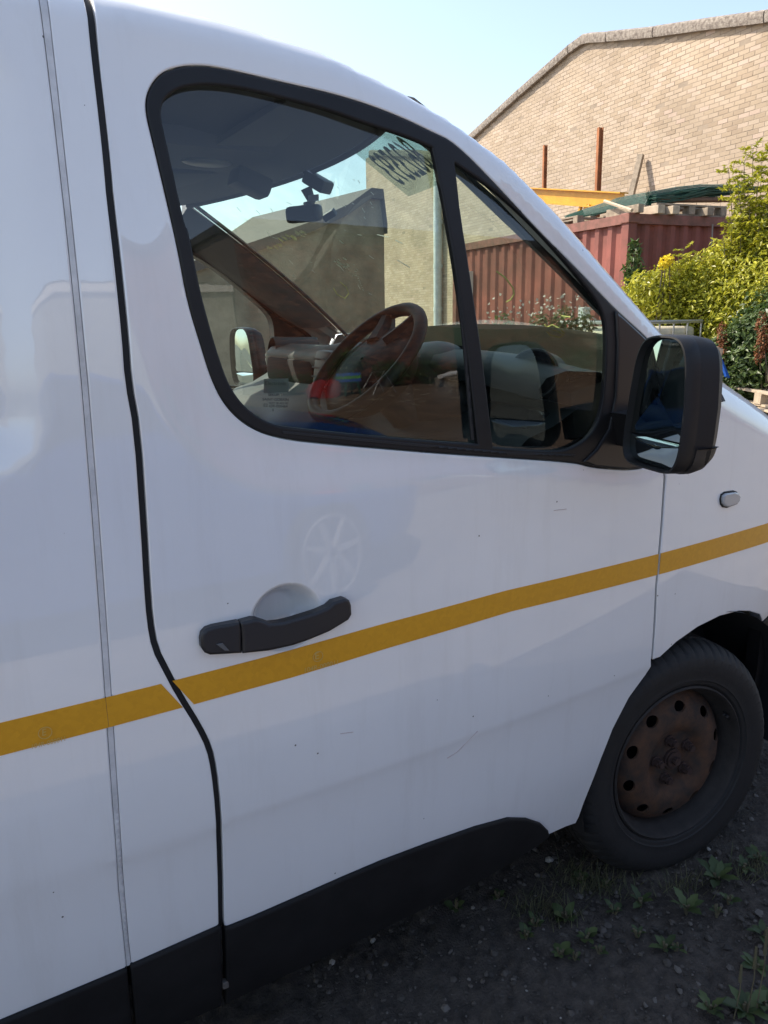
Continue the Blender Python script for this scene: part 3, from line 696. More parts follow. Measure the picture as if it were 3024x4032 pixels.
# ================================================================== VAN INTERIOR
def rows_headliner():
    rows = []
    for k in np.linspace(0, 1, 16):
        row = []
        for v in np.linspace(-1, 1, 21):
            f0 = WS(-v, -.015); x = f0[0]-.012+(-1.64-f0[0])*k
            ze = 1.828-.015*k; zc = (f0[2]-.012)*(1-sst(np.array(k*2.2)))+1.885*sst(np.array(k*2.2))
            row.append((x, v*.765, float(ze+(zc-ze)*(1-v**4))-.004*(1-k)))
        rows.append(row)
    return rows
B().grid(rows_headliner()).done('headliner', LINER, van, smooth=True, angle=80)
B().tube([WS(u, .0)+np.array([-.004, 0, -.006]) for u in np.linspace(-1, 1, 24)], .009, 8).done('windscreen_header', LINER, van, smooth=True)
cons = B()
cons.loft([[(x, y, z) for y, z in ((-.17, 1.875), (-.15, 1.838), (.15, 1.838), (.17, 1.875))] for x in (-1.08, -1.04, -.78, -.70)])
cons = cons.done('overhead_console', LINER, van, smooth=True, angle=25)
p = at(815, 640, 2, 1.836)
B().sph(p, .055, 18, (1.2, .72, .18)).done('courtesy_lamp', mat('lamp_lens', (.5, .5, .46), .35), cons, smooth=True)
p = at(985, 730, 1, .03)
B().box(p+np.array([0, 0, .006]), (.10, .09, .05), Matrix.Rotation(.35, 3, 'Y'), .014).done('sensor_pod', mat('pod_grey', (.09, .095, .10), .6), cons, smooth=True)
for y0, y1 in ((-.62, -.20), (.20, .62)):
    B().box((-.80, (y0+y1)/2, 1.846), (.19, y1-y0, .016), Matrix.Rotation(-.06, 3, 'Y'), .007).done('sun_visor', LINER, van, smooth=True)
# pillar trims, door cards
for s_ in (1, -1):
    wq = resample(WIN[(WIN[:, 0] > -.74) & (WIN[:, 1] > 1.40)][::-1], .04, False)
    wq = wq[np.argsort(wq[:, 0])]; n = len(wq)
    a = [np.array([x, -s_*(float(ybase(x, z))-.055), z-.004]) for x, z in wq]; b_ = [WS(s_*.995, t)+np.array([-.004, s_*.001, -.005]) for t in np.linspace(.0, .68, n)]
    mid = [(p+q)/2+np.array([-.010, s_*.012, -.006]) for p, q in zip(a, b_)]
    B().grid([a, mid, b_]).done('pillar_trim', mat('pillar_trim_grey', (.13, .135, .14), .75) if s_ > 0 else LINER, van, smooth=True, angle=80)
cardo = np.array([(-1.20, 1.235), (-1.0, 1.225), (-.6, 1.185), (-.25, 1.15), (-.20, .80), (-.42, .45), (-1.2, .45)])
for s_ in (-1, 1):
    panel('door_card', cardo, mat('door_card_grey', (.03, .032, .033), .7), van, side=s_, step=.05, bstep=.04, flange=.03, bevel=.01, fn=lambda x, z: ybase(x, z)*0+.865+.02*np.sin(z*9))
B().grid([[(-1.66, y, z) for y in np.linspace(-.86, .86, 5)] for z in (.35, 1.1, 1.5, 1.92)]).done('bulkhead', mat('bulkhead_grey', (.16, .165, .17), .7), van)
B().box((-.95, 0, .50), (1.45, 1.68, .06)).done('cab_floor', mat('cab_mat', (.02, .02, .02), .9), van)
for s_ in (-1, 1):   # B pillar trims behind the doors
    B().box((-1.40, s_*.80, 1.2), (.36, .05, 1.34), Matrix.Rotation(s_*.09, 3, 'X'), .02).done('centre_pillar_trim', LINER, van)

# dashboard: one moulded loft across the cab
DP = [(.12, 1.165), (.0, 1.235), (-.16, 1.305), (-.30, 1.345), (-.40, 1.352), (-.455, 1.340), (-.475, 1.318), (-.47, 1.295), (-.455, 1.27), (-.47, 1.235), (-.53, 1.205), (-.60, 1.185), (-.645, 1.150), (-.655, 1.10), (-.62, .98), (-.52, .80), (-.40, .62), (-.30, .53)]
rows = []
for y in np.linspace(-.80, .80, 41):
    row = []
    cen = math.exp(-((y-.02)/.17)**2); drv = math.exp(-((y+.42)/.20)**2); end = sst(np.array((abs(y)-.62)/.2))
    for i, (x, z) in enumerate(DP):
        dx = -.045*cen*(1 if 4 <= i <= 15 else 0)+.06*float(end)*(1 if i > 2 else 0); dz_ = .018*cen*(1 if 2 <= i <= 6 else 0)+.010*drv*(1 if 3 <= i <= 6 else 0)-.03*float(end)*(1 if 2 <= i <= 8 else 0)
        if y < -.2 and 8 <= i <= 13: dx += .10
        row.append((x+dx, y, z+dz_))
    rows.append(row)
dash = B().grid(rows).done('dashboard', DASH, van, smooth=True, angle=60)
def oval(c, ax, ay, az, name, m, par, n=28, d=(1, 0, 0)): pass
# passenger-side open shelf and centre stack recess
B().box((-.435, .42, 1.265), (.10, .40, .085), None, .02).done('open_shelf', DARKIN, dash, smooth=True)
B().box((-.50, .015, 1.285), (.10, .11, .12), Matrix.Rotation(.15, 3, 'Y'), .022).done('centre_vent', DASHD, dash, smooth=True)
for k in range(4): B().box((-.552+.003*k, .015, 1.245+.026*k), (.012, .10, .004), Matrix.Rotation(.4, 3, 'Y')).done('vent_slat', DASH, dash)
B().box((-.52, .0, 1.10), (.10, .19, .22), Matrix.Rotation(.2, 3, 'Y'), .02).done('centre_stack', DASHD, dash, smooth=True)
B().box((-.60, .02, 1.17), (.012, .15, .05), Matrix.Rotation(.2, 3, 'Y'), .004).done('radio', mat('radio_black', (.015, .015, .016), .25), dash)
def ringtube(c, n_, r, rad, m, name, par, seg=30, k=8, sc=1.0):
    n_ = Vector(n_).normalized(); a = n_.orthogonal().normalized(); b_ = n_.cross(a); c = Vector(tuple(c)); bb = B(); rg = []
    for i in range(seg+1):
        t = 2*math.pi*i/seg; o = a*math.cos(t)+b_*math.sin(t)*sc; ce = c+o*r
        rg.append([ce+(o.normalized()*math.cos(q)+n_*math.sin(q))*rad for q in [2*math.pi*j/k for j in range(k)]])
    bb.loft(rg, caps=False); bmesh.ops.remove_doubles(bb.bm, verts=bb.bm.verts, dist=1e-6)
    return bb.done(name, m, par, smooth=True, angle=80)
def pod(c, d, r, ln, name, m, par, taperk=1.15, dark=DARKIN):
    """cylindrical cowl pointing along d with a dark open mouth"""
    d = Vector(d).normalized(); a = d.orthogonal().normalized(); b_ = d.cross(a); c = Vector(tuple(c)); bb = B(); N = 28
    R_ = lambda q, off: [c+d*off+(a*math.cos(2*math.pi*i/N)+b_*math.sin(2*math.pi*i/N))*q for i in range(N)]
    bb.loft([R_(r*taperk*1.1, -ln), R_(r*1.05, -ln*.3), R_(r, 0), R_(r*.93, .004), R_(r*.88, -.006), R_(r*.82, -.035)], caps=False)
    o = bb.done(name, m, par, smooth=True, angle=60)
    B().loft([R_(r*.85, -.034), R_(r*.3, -.026), R_(.002, -.026)], caps=False).done('pod_face', dark, o if par is van else par, smooth=True)
    return o
pod((-.455, .62, 1.325), (-1, .08, .12), .052, .16, 'air_vent', DASH, dash)
# driver's side: instrument hood, round vent, side vent
pod((-.352, -.705, 1.312), (-.72, -.62, .2), .055, .12, 'air_vent', DASHD, dash)
ringtube((-.353, -.706, 1.313), (-.72, -.62, .2), .054, .0035, DASH, 'vent_ring', dash)
B().sph((-.362, -.714, 1.297), .030, 16, (.7, .7, .45)).done('vent_paddle', mat('silver_plastic', (.45, .46, .44), .35, .3), dash, smooth=True)
B().sph((-.40, -.38, 1.25), 1.0, 28, (.12, .16, .13)).done('instrument_hood', DASHD, dash, smooth=True, angle=80)
B().grid([[(-.42+.05*k, -.41+v*.17, 1.23+.14*k*(1-abs(v)**3)) for v in np.linspace(-1, 1, 9)] for k in (0, .5, 1)]).done('instrument_face', DARKIN, dash, smooth=True)
vq = [np.array(at(*q, 1, -.70)) for q in ((2195, 1540), (2240, 1478), (2290, 1462), (2305, 1480), (2290, 1560), (2255, 1600), (2205, 1605))]
B().tube(vq+[vq[0]], .006, 6, cap=False).done('side_vent_frame', DASH, dash, smooth=True)
ce = np.mean(vq, 0)
B().box(ce+np.array([.02, 0, 0]), (.05, .07, .09), Matrix.Rotation(.3, 3, 'Y'), .01).done('side_vent', DARKIN, dash)
for k in range(4): B().box(ce+np.array([-.006, .0, -.030+.02*k]), (.03, .055, .003)).done('vent_slat', DASH, dash)
B().box((-.16, -.74, 1.245), (.30, .10, .13), Matrix.Rotation(-.18, 3, 'Y'), .04).done('dash_end', DASHD, dash, smooth=True)
B().box((-.34, -.66, 1.10), (.20, .20, .26), Matrix.Rotation(.25, 3, 'Y'), .03).done('dark_dash_filler', DARKIN, dash, smooth=True)  # near-black box added low on the dash to darken the quarter-glass view
# steering wheel
sw = empty('steering_wheel', (0, 0, 0)); sw.parent = van
sc_ = np.array([-.612, -.385, 1.335]); sax = Vector((-.72, 0, .69)).normalized()
SWM = mat('steering_wheel_rubber', (.010, .0105, .011), .55, spec=.3)
ringtube(sc_, sax, .172, .0165, SWM, 'wheel_rim', sw, 48, 10)
hubc = Vector(tuple(sc_))-sax*.012
sx_ = Vector((0, 1, 0)); sy_ = sax.cross(sx_)
bb = B(); N = 32
for_r = []
for r, o in ((.12, -.06), (.152, -.010), (.142, .004), (.09, .018), (.004, .026)):
    for_r.append([hubc+sax*o+(sx_*math.cos(2*math.pi*i/N)*1.0+sy_*math.sin(2*math.pi*i/N)*(.97 if i < N/2 else .80))*r for i in range(N)])
bb.loft(for_r, caps=False); bb.done('airbag_cover', SWM, sw, smooth=True, angle=50)
for ang in (-math.pi/2-.45, -math.pi/2+.45):
    d_ = sx_*math.cos(ang)+sy_*math.sin(ang)
    B().tube([hubc+d_*.07-sax*.004, hubc+d_*.13-sax*.002, hubc+d_*.170+sax*.006], [.034, .026, .018], 8).done('spoke', SWM, sw, smooth=True)
B().tube([hubc-sax*.03, hubc-sax*.28], [.055, .07], 16).done('steering_column', DASHD, sw, smooth=True)
B().tube([hubc-sax*.07, hubc-sax*.07+Vector((.0, .13, .02)), hubc-sax*.06+Vector((0, .21, .03))], [.011, .010, .013], 8).done('indicator_stalk', DASHD, sw, smooth=True)
# seats
def seat(y, wdt, name):
    s = empty(name, (0, 0, 0)); s.parent = van; fm = mat('seat_fabric', (.05, .052, .056), .95, var=(60, .3))
    B().box((-1.12, y, .90), (.52, wdt, .15), Matrix.Rotation(-.08, 3, 'Y'), .05, 3).done('seat_cushion', fm, s, smooth=True)
    B().box((-1.44, y, 1.22), (.14, wdt*.96, .58), Matrix.Rotation(-.16, 3, 'Y'), .05, 3).done('seat_back', fm, s, smooth=True)
    for q in ((0,) if wdt < .7 else (-wdt*.25, wdt*.25)): B().box((-1.50, y+q, 1.60), (.10, .25, .17), Matrix.Rotation(-.12, 3, 'Y'), .04, 3).done('headrest', fm, s, smooth=True)
    B().box((-1.15, y, .68), (.45, wdt*.8, .30), None, .02).done('seat_base', DASHD, s)
seat(-.44, .50, 'driver_seat'); seat(.36, .90, 'passenger_seat')

# ---- on the windscreen
def ws_hit(px, py, out=0.):
    d = ray(px, py); best = (1e9, None)
    u, t = .3, .3
    for it in range(40):
        P = WS(u, t); tt_ = (P-CAM)@d/(d@d); e_ = P-(CAM+d*tt_)
        J = np.stack([(WS(u+1e-4, t)-P)/1e-4, (WS(u, t+1e-4)-P)/1e-4, -d], -1)
        s3 = np.linalg.lstsq(J, -(e_), rcond=None)[0]; u += np.clip(s3[0], -.3, .3); t += np.clip(s3[1], -.3, .3)
    return u, t
def ws_patch(name, uv, m, par, lift=.003, n=8):
    """thin sheet lying on the screen, quad in u,t"""
    (a, b_, c, d_) = [np.array(q) for q in uv]; rows = []
    for i in np.linspace(0, 1, n):
        row = []
        for j in np.linspace(0, 1, n*2):
            q = (a+(b_-a)*j)*(1-i)+(d_+(c-d_)*j)*i; P = WS(*q); row.append(P+np.array([.65, 0, .76])*lift)
        rows.append(row)
    return B().grid(rows).done(name, m, par, smooth=True)
cA = ws_hit(1450, 600); cB = ws_hit(1560, 738); cC = ws_hit(1840, 742)
tS0 = max(.01, cA[1]); tS1 = (cB[1]+cC[1])/2; uS0 = cB[0]
STRIPM = mat_glass('strip_vinyl', (.62, .72, .66), .04, .5, haze=.22)
strip = ws_patch('screen_strip', ((uS0, .012), (.985, .012), (.985, tS1), (uS0, tS1)), STRIPM, wsg, .002)
tc = bpy.data.curves.new('digits', 'FONT'); tc.body = '8623593'; tc.size = 1.0; tc.offset = .012
to_ = bpy.data.objects.new('digits', tc); COL.objects.link(to_); bpy.context.view_layer.update()
tm = bpy.data.meshes.new_from_object(to_.evaluated_get(bpy.context.evaluated_depsgraph_get())); bpy.data.objects.remove(to_)
co = np.array([v.co[:] for v in tm.vertices]); co -= co.min(0); ext = co.max(0)
uR, uL = ws_hit(1745, 690)[0], uS0+.035; tT, tB = .012+(tS1-.012)*.13, .012+(tS1-.012)*.80
for v, q in zip(tm.vertices, co):
    u = uR+(uL-uR)*q[0]/ext[0]; t = tB+(tT-tB)*q[1]/ext[1]; P = WS(u, t)+np.array([.65, 0, .76])*.004; v.co = Vector(tuple(P))
link('strip_digits', tm, mat('digit_vinyl', (.03, .06, .05), .6), strip)
# interior mirror and dash camera
p = at(1197, 842, 1, .0); wsn = np.array([.6, 0, .8])
rv = B(); rv.box(p, (.035, .115, .045), Matrix.Rotation(.5, 3, 'Z') @ Matrix.Rotation(-.1, 3, 'Y'), .016, 3); rv = rv.done('interior_mirror', mat('mirror_shell', (.014, .015, .017), .4), van, smooth=True)
pt = at(1205, 740, 1, .0)
B().tube([p+np.array([.01, 0, .02]), (p+pt)/2+np.array([.02, 0, 0]), pt], [.014, .012, .016], 10).done('mirror_stalk', DASHD, rv, smooth=True)
dc = empty('dash_camera', tuple(pt)); tag(dc, 'small black dash camera with cable stuck to windscreen above interior mirror', 'camera')
def rel(o, par):
    o.parent = par; o.matrix_parent_inverse = Matrix.Translation(par.location).inverted(); return o
rel(B().box(pt+np.array([.02, -.035, .010]), (.05, .075, .035), Matrix.Rotation(.5, 3, 'Z') @ Matrix.Rotation(.5, 3, 'X'), .008).done('camera_body', DASHD, None, smooth=True), dc)
rel(B().tube([pt+np.array([.012, .0, .02]), pt+np.array([-.01, .02, .07])], .006, 8).done('camera_mount', DASHD, None), dc)
rel(B().box(pt+np.array([.005, -.035, -.03]), (.004, .034, .016), Matrix.Rotation(.5, 3, 'Z')).done('paper_tag', mat('paper_white', (.6, .6, .58), .8), None), dc)
q = WS(*ws_hit(1311, 828)); tagd = B().box(q+np.array([-.012, 0, -.014]), (.018, .045, .022), Matrix.Rotation(-.7, 3, 'Y') @ Matrix.Rotation(.6, 3, 'Z'), .004).done('screen_sensor', DASHD, None)
tag(tagd, 'tiny black box stuck on the windscreen beside the interior mirror', 'sensor')
# dirt on the screen: bird dropping, smears, wax pencil marks
SPL = mat('bird_dropping', (.62, .63, .55), .8); YEL = mat('yellow_smear', (.42, .42, .10), .7)
def blob(px, py, su, st, n=10, lift=.006):
    u0, t0 = ws_hit(px, py); a = []
    for k in range(n):
        th = 2*math.pi*k/n; r = random.uniform(.55, 1.15); P = WS(u0+su*r*math.cos(th), t0+st*r*math.sin(th))+np.array([.65, 0, .76])*lift; a.append(tuple(P))
    return a
bb = B()
def addblob(bb, pts):
    bb.bm.faces.new([bb.bm.verts.new(p_) for p_ in pts])
for k in range(26):
    t = k/26; addblob(bb, blob(1318+85*t+random.gauss(0, 12), 1030+60*t+random.gauss(0, 10), random.uniform(.003, .010)*(1.3-t), random.uniform(.004, .014)*(1.2-t), 7))
for k in range(9): addblob(bb, blob(1395+4*k, 1075+9*k, .003, .006, 6))
addblob(bb, blob(1340, 958, .007, .011, 9)); addblob(bb, blob(1152, 1094, .006, .006, 7)); addblob(bb, blob(1065, 1170, .004, .004, 6))
bb.done('bird_dropping', SPL, wsg)
bb = B()
for k in range(22):
    t = k/22; addblob(bb, blob(1060+135*t+random.gauss(0, 9), 985-75*t+random.gauss(0, 8), random.uniform(.006, .016), random.uniform(.006, .02), 8))
bb.done('dried_smear', mat_glass('smear_film', (.92, .90, .30), .03, .3, haze=.25), wsg)
def pen(name, pts, m, r=.0022):
    P = [WS(*ws_hit(*q))+np.array([.65, 0, .76])*.006 for q in pts]; B().tube(P, r, 5).done(name, m, wsg, smooth=True)
pen('wax_mark', [(1950, 1075), (1985, 1100), (2015, 1140), (2020, 1165), (2008, 1185), (1990, 1195)], YEL)
pen('wax_mark', [(2140, 1285), (2155, 1300), (2190, 1310), (2215, 1325), (2200, 1335), (2160, 1325), (2140, 1300), (2170, 1285), (2200, 1300), (2218, 1320)], YEL, .0018)
pen('wax_mark', [(2200, 1245), (2215, 1260), (2240, 1255), (2205, 1250)], YEL, .0018)
pen('wax_mark', [(1310, 1140), (1325, 1165), (1355, 1180), (1370, 1160), (1360, 1135), (1335, 1115)], YEL, .0012)
pen('scratch', [(1480, 930), (1500, 935), (1525, 940)], SPL, .0012); pen('scratch', [(1552, 952), (1580, 965)], SPL, .0012); pen('scratch', [(1560, 1030), (1590, 1048), (1610, 1060)], SPL, .0012)
bb = B()
for k in range(46):
    px, py = random.uniform(760, 1480), random.uniform(700, 1180)
    if py < 1000-.55*(px-720)*.5-.0: pass
    L_ = random.uniform(6, 26); an = random.uniform(.2, 1.1); u, t = ws_hit(px, py)
    if not (-.98 < u < .98 and .02 < t < .62): continue
    P = [WS(*ws_hit(px+L_*math.cos(an)*k_, py+L_*math.sin(an)*k_))+np.array([.65, 0, .76])*.004 for k_ in (0, .5, 1)]; bb.tube(P, .0007, 4)
bb.done('fine_scratches', SPL, wsg)
# printed mark on the door glass
def glass_text(body, px, py, h_px, m, par, w_px=None):
    tc = bpy.data.curves.new('mark', 'FONT'); tc.body = body; tc.size = 1.0; o = bpy.data.objects.new('mark', tc); COL.objects.link(o); bpy.context.view_layer.update()
    me = bpy.data.meshes.new_from_object(o.evaluated_get(bpy.context.evaluated_depsgraph_get())); bpy.data.objects.remove(o)
    if not len(me.vertices): return
    a = hz([(px, py), (px+100, py+2), (px, py-100)], -.022); ex = (a[1]-a[0])/100; ez = (a[2]-a[0])/100
    for v in me.vertices:
        q = a[0]+ex*v.co.x*h_px+ez*v.co.y*h_px; v.co = Vector((q[0], -(float(ybase(q[0], q[1]))-.0185), q[1]))
    return link('glass_mark', me, m, par)
PRN = mat('glass_print', (.006, .006, .006), .6)
glass_text('SEKURIT', 1052, 1558, 15, PRN, door); glass_text('SAINT-GOBAIN', 1030, 1576, 15, PRN, door); glass_text('DOT 18 AS2 M2', 1055, 1590, 11, PRN, door); glass_text('43R-000464', 1055, 1603, 15, PRN, door); glass_text('E2', 1034, 1600, 17, PRN, door); glass_text('.. 8', 1060, 1618, 12, PRN, door)
card = panel('shelf_card', hz([(1040, 1492), (1136, 1490), (1136, 1545), (1040, 1548)], -.03), mat('card_grey', (.07, .085, .085), .6), door, off=-.03, step=.03, bstep=.02, flange=.001, bevel=0)
def glass_text2():
    o = glass_text('Electronic', 1048, 1516, 21, mat('card_print', (.015, .02, .02), .6), door)
    if o:
        for v in o.data.vertices: v.co.y += .0085
glass_text2()

# long scratches in the paint of the driver's door
bb = B()
for q in (((1880, 2878), (1800, 2960), (1760, 2985)), ((1340, 2888), (1390, 2882)), ((2180, 2010), (2230, 2004)), ((1930, 2380), (1950, 2376))):
    bb.tube([(lambda P: P+np.array([0, -.0006, 0]))(hit(*a_)) for a_ in q], .0006, 4)
bb.done('paint_scratches', mat('scratch_primer', (.52, .42, .40), .8), door)

# ================================================================== GROUND
def gz(x, y):
    x = np.asarray(x, float); y = np.asarray(y, float)
    return -.02-.012*np.clip(y-1, 0, 40)+.036*np.clip(-3.2-y, 0, 12)
EARTH = mat('dusty_yard_earth', (.25, .215, .175), .95, var=(4, .4), col2=(.16, .135, .11), bump=(55, .7, .02))
_nt = EARTH.node_tree
xs = np.concatenate([np.linspace(-90, -6, 12), np.linspace(-5, 5.5, 60), np.linspace(7, 90, 14)]); ys_ = np.concatenate([np.linspace(-90, -6, 14), np.linspace(-5.5, 4, 60), np.linspace(5, 90, 14)])
X, Y = np.meshgrid(xs, ys_); V = np.stack([X.ravel(), Y.ravel(), gz(X, Y).ravel()], -1); nx = len(xs)
Fq = [(j*nx+i, j*nx+i+1, (j+1)*nx+i+1, (j+1)*nx+i) for j in range(len(ys_)-1) for i in range(nx-1)]
ground = structure(mesh('ground', V, Fq, EARTH, None))
# rough compacted yard surface beside the van (finer sheet lying on the ground)
def nz(x, y, f, s=0.):
    return np.sin(x*f*1.3+s+1.7*np.sin(y*f*.9+s))*np.cos(y*f*1.1-s+1.3*np.sin(x*f*.7))
gx_ = np.arange(-1.9, 2.4, .014); gy_ = np.arange(-2.15, -.45, .014); X, Y = np.meshgrid(gx_, gy_)
Z = gz(X, Y)+.018+.004*nz(X, Y, 9)+.0035*nz(X, Y, 23, 2)+.0028*nz(X, Y, 61, 4)+.0028*rng.standard_normal(X.shape)
edge = np.minimum.reduce([X+1.9, 2.4-X, Y+2.15, -.45-Y]); Z = np.where(edge < .05, gz(X, Y)+.001, Z)
Z -= .014*np.exp(-((X-.0)**2/.06+(Y+.98)**2/.02))
nx = X.shape[1]; idx = np.arange(X.size).reshape(X.shape); Fq = np.stack([idx[:-1, :-1].ravel(), idx[:-1, 1:].ravel(), idx[1:, 1:].ravel(), idx[1:, :-1].ravel()], -1)
GRAV = mat('gritty_yard_surface', (.082, .066, .052), .95, var=(34, .6), col2=(.032, .026, .021), bump=(170, .8, .008))
structure(arrmesh('yard_surface', np.stack([X.ravel(), Y.ravel(), Z.ravel()], -1), Fq, GRAV, None, smooth=True))
def gsurf(x, y):
    return float(gz(x, y)+.018+.004*nz(x, y, 9)+.0035*nz(x, y, 23, 2))
# pebbles (stuff)
def pebbles(n, x0, x1, y0, y1, r0, r1):
    vs = []; fs = []; tn = []
    _t = (1+5**.5)/2; base = np.array([(-1, _t, 0), (1, _t, 0), (-1, -_t, 0), (1, -_t, 0), (0, -1, _t), (0, 1, _t), (0, -1, -_t), (0, 1, -_t), (_t, 0, -1), (_t, 0, 1), (-_t, 0, -1), (-_t, 0, 1)])/1.9
    fb = np.array([(0, 11, 5), (0, 5, 1), (0, 1, 7), (0, 7, 10), (0, 10, 11), (1, 5, 9), (5, 11, 4), (11, 10, 2), (10, 7, 6), (7, 1, 8), (3, 9, 4), (3, 4, 2), (3, 2, 6), (3, 6, 8), (3, 8, 9), (4, 9, 5), (2, 4, 11), (6, 2, 10), (8, 6, 7), (9, 8, 1)])
    for i in range(n):
        x = random.uniform(x0, x1); y = random.uniform(y0, y1); r = r0*(r1/r0)**(random.random()**2.2)
        p = base*np.array([r*random.uniform(.7, 1.4), r*random.uniform(.7, 1.3), r*random.uniform(.5, .9)])*rng.uniform(.75, 1.2, (12, 1)); a = random.uniform(0, 6.3)
        R_ = np.array([[math.cos(a), -math.sin(a), 0], [math.sin(a), math.cos(a), 0], [0, 0, 1]])
        vs.append(p@R_.T+np.array([x, y, gsurf(x, y)+r*.15])); fs.append(fb+12*i); tn += [random.random()]*20
    return np.vstack(vs), np.vstack(fs), tn
PEB = mat_attr('pebble_stone', [(0, (.030, .026, .022)), (.75, (.085, .072, .06)), (.985, (.13, .115, .10)), (1, (.36, .34, .30))], .9)
v, f_, tn = pebbles(15000, -1.0, 2.2, -2.1, -.5, .0018, .010)
tag(arrmesh('gravel', v, f_, PEB, None, tn), 'dark loose gravel and grit on the yard beside the front wheel', 'gravel', None, 'stuff')

# ================================================================== FOLIAGE HELPERS
def leaf_cloud(C_, N_, L_, W_, droop=.2):
    """folded leaf quads: centres C_, facing N_, length L_, width W_ -> verts, faces (2 quads each)"""
    n = len(C_); N_ = N_/np.linalg.norm(N_, axis=1)[:, None]
    t = rng.standard_normal((n, 3)); t[:, 2] -= droop; t -= (t*N_).sum(1)[:, None]*N_; t /= np.linalg.norm(t, axis=1)[:, None]; s = np.cross(N_, t)
    L_ = np.broadcast_to(L_, n)[:, None]; W_ = np.broadcast_to(W_, n)[:, None]
    a = C_-t*L_*.5; d = C_+t*L_*.5-N_*L_*.10; m1 = C_+s*W_*.5+N_*W_*.18-t*L_*.05; m2 = C_-s*W_*.5+N_*W_*.18-t*L_*.05; c = C_
    V = np.stack([a, m1, d, m2], 1).reshape(-1, 3); b = np.arange(n)*4
    F = np.vstack([np.stack([b, b+1, b+2], -1), np.stack([b, b+2, b+3], -1)])
    return V, F
LEAFY = mat_attr('sunny_leaf', [(0, (.12, .15, .012)), (.5, (.37, .37, .024)), (1, (.60, .56, .06))], .42, transl=.35)
LEAFD = mat_attr('green_leaf', [(0, (.030, .060, .014)), (.6, (.070, .115, .025)), (1, (.12, .16, .045))], .45, transl=.3)
LEAFR = mat_attr('russet_leaf', [(0, (.10, .035, .012)), (.6, (.20, .065, .02)), (1, (.27, .13, .05))], .7, transl=.2)
FLOW = mat_attr('yellow_flower', [(0, (.62, .46, .01)), (1, (.82, .68, .03))], .7, transl=.2)
FLOWW = mat_attr('pale_flower', [(0, (.35, .30, .26)), (1, (.6, .56, .5))], .8, transl=.2)
BARK = mat('stem_bark', (.13, .11, .06), .85, var=(40, .4))
def plant(name, label, cat, base, blobs, n, leafm, L_=(.03, .06), Wk=.42, group=None, stems=True, part='crown', extra=None, tonek=(0, 1)):
    """blobs: (centre xyz, radius xyz). foliage fills the shells of the blobs"""
    root = empty(name, base); tag(root, label, cat, group)
    vol = np.array([b[1][0]*b[1][1]*b[1][2] for b in blobs])**.67; cnt = (vol/vol.sum()*n).astype(int)+3
    CC = []; NN = []
    for (c, r), k in zip(blobs, cnt):
        u = rng.standard_normal((k, 3)); u /= np.linalg.norm(u, axis=1)[:, None]; rad = rng.uniform(.45, 1.08, k)**.6
        lump = 1+.16*np.sin(u[:, 0]*7+c[0]*9)*np.cos(u[:, 2]*6+c[1]*5)
        CC.append(np.array(c)+u*np.array(r)*(rad*lump)[:, None]); NN.append(u*.75+rng.standard_normal((k, 3))*.55+np.array([-.15, .15, .45]))
    CC = np.vstack(CC); NN = np.vstack(NN); k = len(CC)
    LL = rng.uniform(L_[0], L_[1], k); V, F = leaf_cloud(CC, NN, LL, LL*Wk)
    tone = np.clip(rng.normal(.55, .22, k), 0, 1)*(tonek[1]-tonek[0])+tonek[0]
    cr_ = arrmesh(part, V, F, leafm, None, np.concatenate([tone, tone])); cr_['kind'] = 'stuff'
    rel(cr_, root)
    if stems:
        b = B()
        for (c, r) in blobs:
            c = np.array(c); e = np.array(base)+np.array([random.uniform(-.1, .1), random.uniform(-.1, .1), 0])
            mid = (e+c)/2+np.array([random.uniform(-.12, .12), random.uniform(-.12, .12), .05]); b.tube([e, mid, c, c+np.array([0, 0, r[2]*.7])], [.014, .010, .006, .002], 5)
        rel(b.done('trunk', BARK, None), root)
    return root

# ================================================================== TAN BRICK WORKS BUILDING
WD = ray(200, 1250); WD[2] = 0; WD /= np.linalg.norm(WD)              # along the wall, to the left and away
WP0 = atd(2880, 480, 13.06); WN = np.array([WD[1], -WD[0], 0.]);
if WN@(CAM-WP0) < 0: WN = -WN
def wsz(px, py):
    P = atp(px, py, WP0, WN); return np.array([(P-WP0)@WD, P[2]])
def w3(s, z, d=0.): return WP0*np.array([1, 1, 0])+WD*s+np.array([0, 0, z])+WN*d
TOPL = [(3330, 30), (3024, 84), (2800, 112), (2585, 142), (2400, 160), (2330, 164), (2300, 170), (2250, 206), (2180, 266), (2050, 378), (1915, 500), (1795, 608)]
TOP2 = [(1720, 622), (1600, 612), (1462, 612)]
tp = np.array([wsz(*q) for q in TOPL+TOP2]); s_left = wsz(1440, 640)[0]; zg = -.35
wallpoly = np.vstack([tp, [(s_left, tp[-1, 1]-.02), (s_left, zg), (tp[0, 0], zg)]])
bld = empty('brick_building', tuple(w3((tp[0, 0]+s_left)/2, zg))); tag(bld, 'large tan brick industrial building with gabled wall and mossy concrete coping', 'building')
MORT = mat('tan_mortar', (.34, .27, .20), .95, var=(3, .25))
